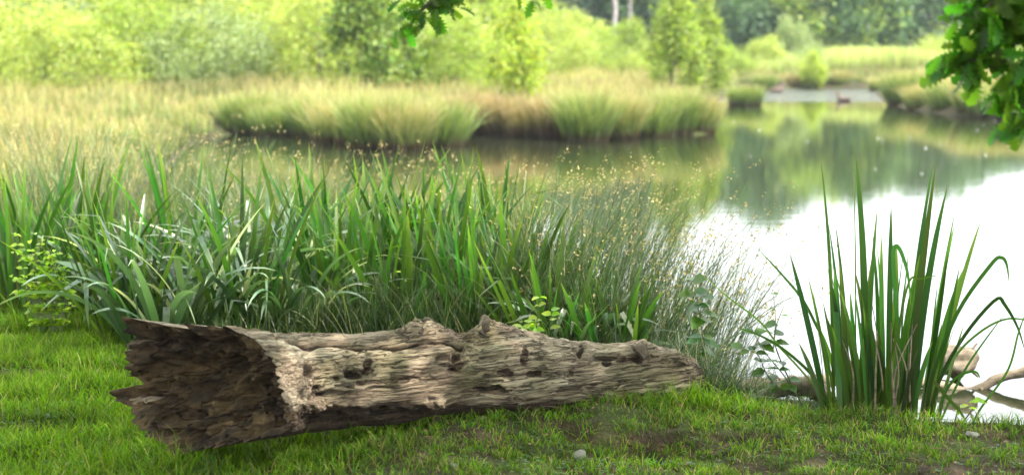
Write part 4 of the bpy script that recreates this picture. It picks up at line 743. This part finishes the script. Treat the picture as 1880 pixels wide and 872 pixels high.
# second row closes the wood
mb2 = MB()
SH = [('willow', -160, 50, 1.3, 1.3, 'willow shrub beyond the left edge'), ('willowb', -330, 52, 1.3, 1.3, 'willow shrub further beyond the left edge'), ('willow', 2080, 80, 1.2, .9, 'willow shrub beyond the right edge'), ('willowb', 2330, 76, 1.2, 1.0, 'willow shrub further beyond the right edge'), ('willowb', -20, 46, 1.2, 1.2, 'pale willow shrub cut by the left edge'), ('willow', 60, 52, 1.3, 1.35, 'willow shrub standing high at the left corner'), ('willowb', 130, 44, .95, .8, 'darker low willow shrub nearest the left meadow'), ('willow', 200, 55, 1.3, 1.45, 'tall pale willow behind the low dark one'), ('willowb', 255, 47, 1.0, 1.0, 'willow shrub with a shaded base left of the thicket gap'),
      ('willow', 320, 54, 1.3, 1.5, 'pale yellowish willow in the middle of the left thicket'), ('willowb', 400, 46, .9, .85, 'darker rounded willow shrub above the tan meadow'), ('willow', 420, 56, 1.3, 1.6, 'tall willow behind the rounded dark shrub'), ('willowb', 480, 50, 1.0, 1.15, 'light willow shrub right of the rounded dark shrub'), ('willow', 545, 57, 1.3, 1.6, 'tall willow left of the large birch'), ('willowb', 590, 48, 1.0, 1.1, 'bright willow shrub at the left foot of the large birch'),
      ('birch', 680, 44, 1.5, 1.3, 'large dense young birch under the hanging top oak spray'), ('willow', 640, 58, 1.2, 1.6, 'pale willow behind the large birch'), ('willowb', 770, 52, 1.1, 1.1, 'bright willow just right of the large birch'), ('willow', 830, 47, .8, .75, 'low pale willow left of the yellow green tree'), ('birch', 870, 55, 1.6, 1.5, 'broad birch behind the yellow green tree'), ('birch', 930, 58, 1.1, 1.3, 'slimmer birch right of the broad birch'),
      ('yellow', 945, 36.2, 1.15, 1.25, 'small bright yellow green tree on the bank above the dark hollow'), ('willowb', 1010, 58, .8, .85, 'low pale willow right of the yellow green tree'), ('round', 1063, 78, .9, .85, 'small rounded tree standing before the dark wood'), ('willow', 1085, 66, .8, .7, 'pale low willow below the rounded tree'), ('round', 1145, 80, .9, .75, 'second small rounded tree under the bare trunks'), ('birch', 1235, 46, 1.05, .92, 'pointed yellow green birch left of the channel'), ('birch', 1290, 50, .9, .85, 'birch right behind the pointed one'), ('willowb', 1180, 66, .6, .5, 'low willow at the left foot of the pointed birch'),
      ('round', 1400, 82, .75, .55, 'low round willow at the foot of the deep shadow'), ('round', 1445, 86, .8, .8, 'roundish pale tree above the far channel'), ('willow', 1480, 80, .6, .55, 'low willow right of the roundish pale tree'), ('yellow', 1487, 74, 1.0, .8, 'tiny yellow green bush behind the far channel bank'), ('willowb', 1760, 88, 1.3, .8, 'pale willow shrub at the right end of the reed belt'), ('willowb', 1850, 84, 1.3, .8, 'pale willow shrub behind the hanging oak leaves'), ('willow', 1340, 76, .6, .5, 'low pale shrub between the birches and the dark gap'), ('round', 985, 84, 1.2, 1.1, 'soft green round tree at the left of the dark wood'), ('round', 720, 82, 1.5, 1.5, 'soft green tree seen above the bright willow'), ('willow', 500, 72, 1.4, 1.6, 'pale willow furthest back in the left thicket'), ('willowb', 250, 72, 1.5, 1.6, 'back willow under the left pale trunk')]
for kd, px_, y_, a_, b_, lab in SH:
    u, p_ = get(kd); plant(u, p_, px_, y_, sc3(a_, b_), lab, 'tree' if kd in ('birch', 'round', 'yellow') else 'shrub', 'willows and young trees on the marsh')
# the unbroken mass of the wood further back
def far_wood():
    m_ = MB(); n = 90000; ang_ = rng.uniform(-38, 38, n); rr_ = rng.uniform(128, 150, n); x = rr_ * np.sin(np.radians(ang_)); y = rr_ * np.cos(np.radians(ang_)); hm = 9.5 + 2.0 * fbm(p3(ang_ * .45, rr_ * .05), 3, 12) - sstep(9, 14, ang_) * 2.0
    z = rng.uniform(0, 1, n) * hm; cards(m_, np.stack([x, y, z + height(x, y)], 1), rng.uniform(.7, 1.2, n), nbias=np.array((0, 0, .6)))
    tag(m_.build('far_wood', M['forest']), 'unbroken dark wood closing the view behind the marsh', 'wood', kind='stuff')
far_wood()

# ------------------------------------------------------------------ the oak overhead (its sprays hang into view)
def oak():
    t_ = empty('oak_tree', (4.6, -2.2, 0)); O = np.array((4.6, -2.2, 0)); b = MB()
    tube(b, curve_pts([(0, 0, -.2), (-.05, .05, 1.2), (-.1, .1, 2.4), (-.3, .3, 4.2), (-.4, .3, 6.5)], 24), np.linspace(.42, .16, 24), 20, .12, 3)
    limbs = [[(4.5, -2.1, 2.6), (3.2, 0, 3.4), (1.6, 2.6, 3.5), (-.2, 4.9, 2.9)], [(4.5, -2.1, 3.0), (3.8, .6, 3.2), (2.6, 3.2, 2.8), (1.7, 4.6, 2.15)], [(4.3, -2, 3.6), (1.5, -1.5, 4.6), (-2, 0, 4.8), (-4.5, 1.5, 4.4)], [(4.3, -2, 3.8), (2, 1, 5), (-1, 3, 5), (-3, 4.6, 4.3)], [(4.3, -2, 4), (5, 1, 5), (5.5, 4, 5)], [(4.4, -2, 3), (1, -3, 4.4), (-2.5, -3.2, 4.6)], [(4.2, -2, 4.4), (3.4, 2, 5.2), (2.4, 5, 5.2), (1.2, 7.6, 4.8)], [(4.2, -2, 4.8), (1.5, 2, 5.6), (-.8, 5, 5.4), (-2.6, 7.6, 4.8)], [(4.4, -2, 4.2), (5.4, 2, 5.2), (6.0, 6.5, 5.0)]]
    for l in limbs: tube(b, curve_pts(np.array(l) - O, 24), np.linspace(.14, .025, 24), 12, .1, 8)
    b.build('trunk', M['bark'], t_, smooth=True)
    cr_ = MB(); q = []; ncl = 640; cx = rng.uniform(-5.0, 8.5, ncl); cyy = rng.uniform(-5.5, 8.6, ncl); czz = rng.uniform(2.9, 6.2, ncl)  # crown out of view, extended forward to shade the log and reed bed
    czz = np.maximum(czz, 2.3 + .2 * np.abs(cyy)); q = []
    
    for x_, y_, z_ in zip(cx, cyy, czz):
        if y_ > 6 and rng.uniform() < .55: continue
        m = 110; d = rng.normal(size=(m, 3)); d /= np.linalg.norm(d, axis=1)[:, None]; q.append(np.array((x_, y_, z_)) + d * (rng.uniform(.1, 1, m) ** .5)[:, None] * np.array((.62, .62, .4)))
    q = np.concatenate(q) - O; n = len(q); leaves(cr_, q, rng.normal(size=(n, 3)) * np.array((1, 1, .5)), rng.normal(size=(n, 3)) * .5 + np.array((0, 0, 1)), rng.uniform(.09, .14, n), OAKLOW); cr_.build('crown', M['oak'], t_)
    def spray(paths, nl, size, lab):
        s_ = MB(); l_ = MB(); pos = []; dr = []; nm = []
        for path, nleaf in paths:
            c_ = curve_pts([P(*z) - O for z in path], 20); tube(s_, c_, np.linspace(.006, .0016, 20), 6)
            for j in range(nleaf):
                k = int(rng.uniform(.12, 1) * 19); off = rng.normal(0, .022, 3); pos.append(c_[k] + off); dr.append(rng.normal(0, 1, 3) * (1, .6, .7) + np.array((0, 0, -.55))); nm.append(rng.normal(0, .55, 3) + np.array((0, -.75, .5)))
        br = s_.build('branch', M['bark'], t_, smooth=True); br['label'] = lab
        leaves(l_, np.array(pos), np.array(dr), np.array(nm), rng.uniform(.7, 1.15, len(pos)) * size, OAK, .22, .3); l_.build('leaves', M['oak'], br)
    y1 = 5.2
    spray([([(850, -190, y1), (845, -60, y1), (815, -15, y1), (775, 15, y1), (748, 60, y1)], 34), ([(850, -60, y1), (830, -20, y1), (800, 5, y1), (790, 35, y1)], 26), ([(835, -40, y1 - .1), (790, -25, y1), (752, -5, y1)], 18), ([(850, -50, y1), (822, -5, y1), (824, 25, y1)], 20), ([(790, 5, y1), (765, 30, y1), (752, 45, y1)], 14), ([(960, -60, y1), (950, -20, y1), (968, -6, y1)], 8)], 0, .062, 'small leafy oak spray hanging at the top of the view')
    y2 = 4.5
    spray([([(2000, -250, y2), (1930, -80, y2), (1880, 10, y2), (1820, 90, y2), (1755, 125, y2)], 52), ([(1990, -150, y2), (1890, -20, y2), (1830, 10, y2), (1785, 25, y2)], 52), ([(1960, -40, y2), (1900, 60, y2), (1860, 150, y2), (1838, 175, y2)], 62), ([(1980, 0, y2 - .1), (1930, 120, y2), (1885, 185, y2), (1856, 240, y2)], 48), ([(1990, -80, y2 + .1), (1900, 0, y2), (1850, 50, y2), (1810, 95, y2)], 60),
           ([(1990, 60, y2), (1920, 110, y2), (1880, 150, y2)], 60), ([(1940, -50, y2), (1860, -30, y2), (1800, -20, y2)], 46), ([(1990, 0, y2 + .15), (1920, 20, y2), (1890, 80, y2)], 70), ([(1960, 180, y2), (1905, 210, y2), (1862, 240, y2)], 18), ([(1860, 60, y2), (1800, 105, y2), (1745, 118, y2), (1728, 112, y2)], 20), ([(1850, 110, y2), (1790, 130, y2), (1745, 128, y2)], 16), ([(1840, -10, y2), (1790, 30, y2), (1768, 20, y2)], 16), ([(1850, 20, y2), (1800, 50, y2), (1775, 75, y2)], 14)], 0, .076, 'large leafy oak branch hanging down at the right of the view')
    tag(t_, 'oak tree whose lobed green leaves hang into the top and right of the view', 'tree')
oak()

# ------------------------------------------------------------------ birds and petals
def bird(px_, py_, sc, rz, lab):
    g = G(px_, py_, WZ); t_ = empty('water_bird', tuple(g), rz, sc); b = MB()
    pts = curve_pts([(-.36, 0, .12), (-.25, 0, .1), (0, 0, .07), (.18, 0, .1), (.27, 0, .22), (.29, 0, .34), (.31, 0, .42), (.37, 0, .43), (.42, 0, .42)], 40); rd = np.interp(np.linspace(0, 1, 40), [0, .12, .3, .45, .55, .68, .78, .86, 1], [.01, .08, .14, .12, .06, .04, .05, .05, .015])
    tube(b, pts, rd, 16); b.build('body', M['plume'], t_, smooth=True); b = MB(); tube(b, [(.41, 0, .42), (.45, 0, .415), (.49, 0, .405)], [.018, .014, .006], 8); b.build('beak', M['beak'], t_, smooth=True)
    b = MB(); tube(b, [(.16, 0, .06), (.22, 0, .09), (.255, 0, .15)], [.09, .085, .055], 14); b.build('breast', M['plumew'], t_, smooth=True)
    b = MB(); [tube(b, curve_pts([(.12, s_ * .115, .12), (-.08, s_ * .13, .12), (-.3, s_ * .05, .14)], 12), np.linspace(.05, .012, 12), 8) for s_ in (-1, 1)]; b.build('wings', M['plume'], t_, smooth=True); tag(t_, lab, 'bird', 'water birds in the far channel')
bird(1424, 170, .95, 0, 'brown and white water bird beside the grassy bank of the far channel')
bird(1550, 186, .75, 2.9, 'small brown water bird in the middle of the far channel')
def petals():
    n = 15; px_ = rng.uniform(1330, 1860, n); py_ = rng.uniform(215, 330, n); m_ = MB()
    for a_, b_ in zip(px_, py_):
        g = G(a_, b_, WZ + .006); r_ = rng.uniform(.006, .02); th_ = np.arange(7) / 7 * 6.28; v = np.stack([g[0] + r_ * np.cos(th_), g[1] + r_ * np.sin(th_), np.full(7, g[2])], 1); v = np.concatenate([v, [g + (0, 0, .012)]]); m_.add(v, [[i, (i + 1) % 7, 7] for i in range(7)])
    tag(m_.build('floating_petals', M['white']), 'pale specks of fluff floating on the green reflections', 'petals', kind='stuff')
petals()

# ------------------------------------------------------------------ haze
def haze():
    x0, x1, y0, y1, z0, z1 = -950, 950, -950, 950, -2.2, 22; v = [(x, y, z) for x in (x0, x1) for y in (y0, y1) for z in (z0, z1)]
    b = MB(); b.add(v, [[0, 1, 3, 2], [4, 6, 7, 5], [0, 4, 5, 1], [2, 3, 7, 6], [0, 2, 6, 4], [1, 5, 7, 3]]); m, t, o, N, Lk = newmat('haze_air'); pv = N('ShaderNodeVolumePrincipled')
    pv.inputs['Color'].default_value = (.75, .87, 1, 1); pv.inputs['Density'].default_value = HAZE; pv.inputs['Anisotropy'].default_value = .2; Lk(pv.outputs[0], o.inputs['Volume'])
    tag(b.build('haze', m), kind='stuff', label='thin pale summer haze in the air over the marsh')
HAZE = .00035
if HAZE: haze()
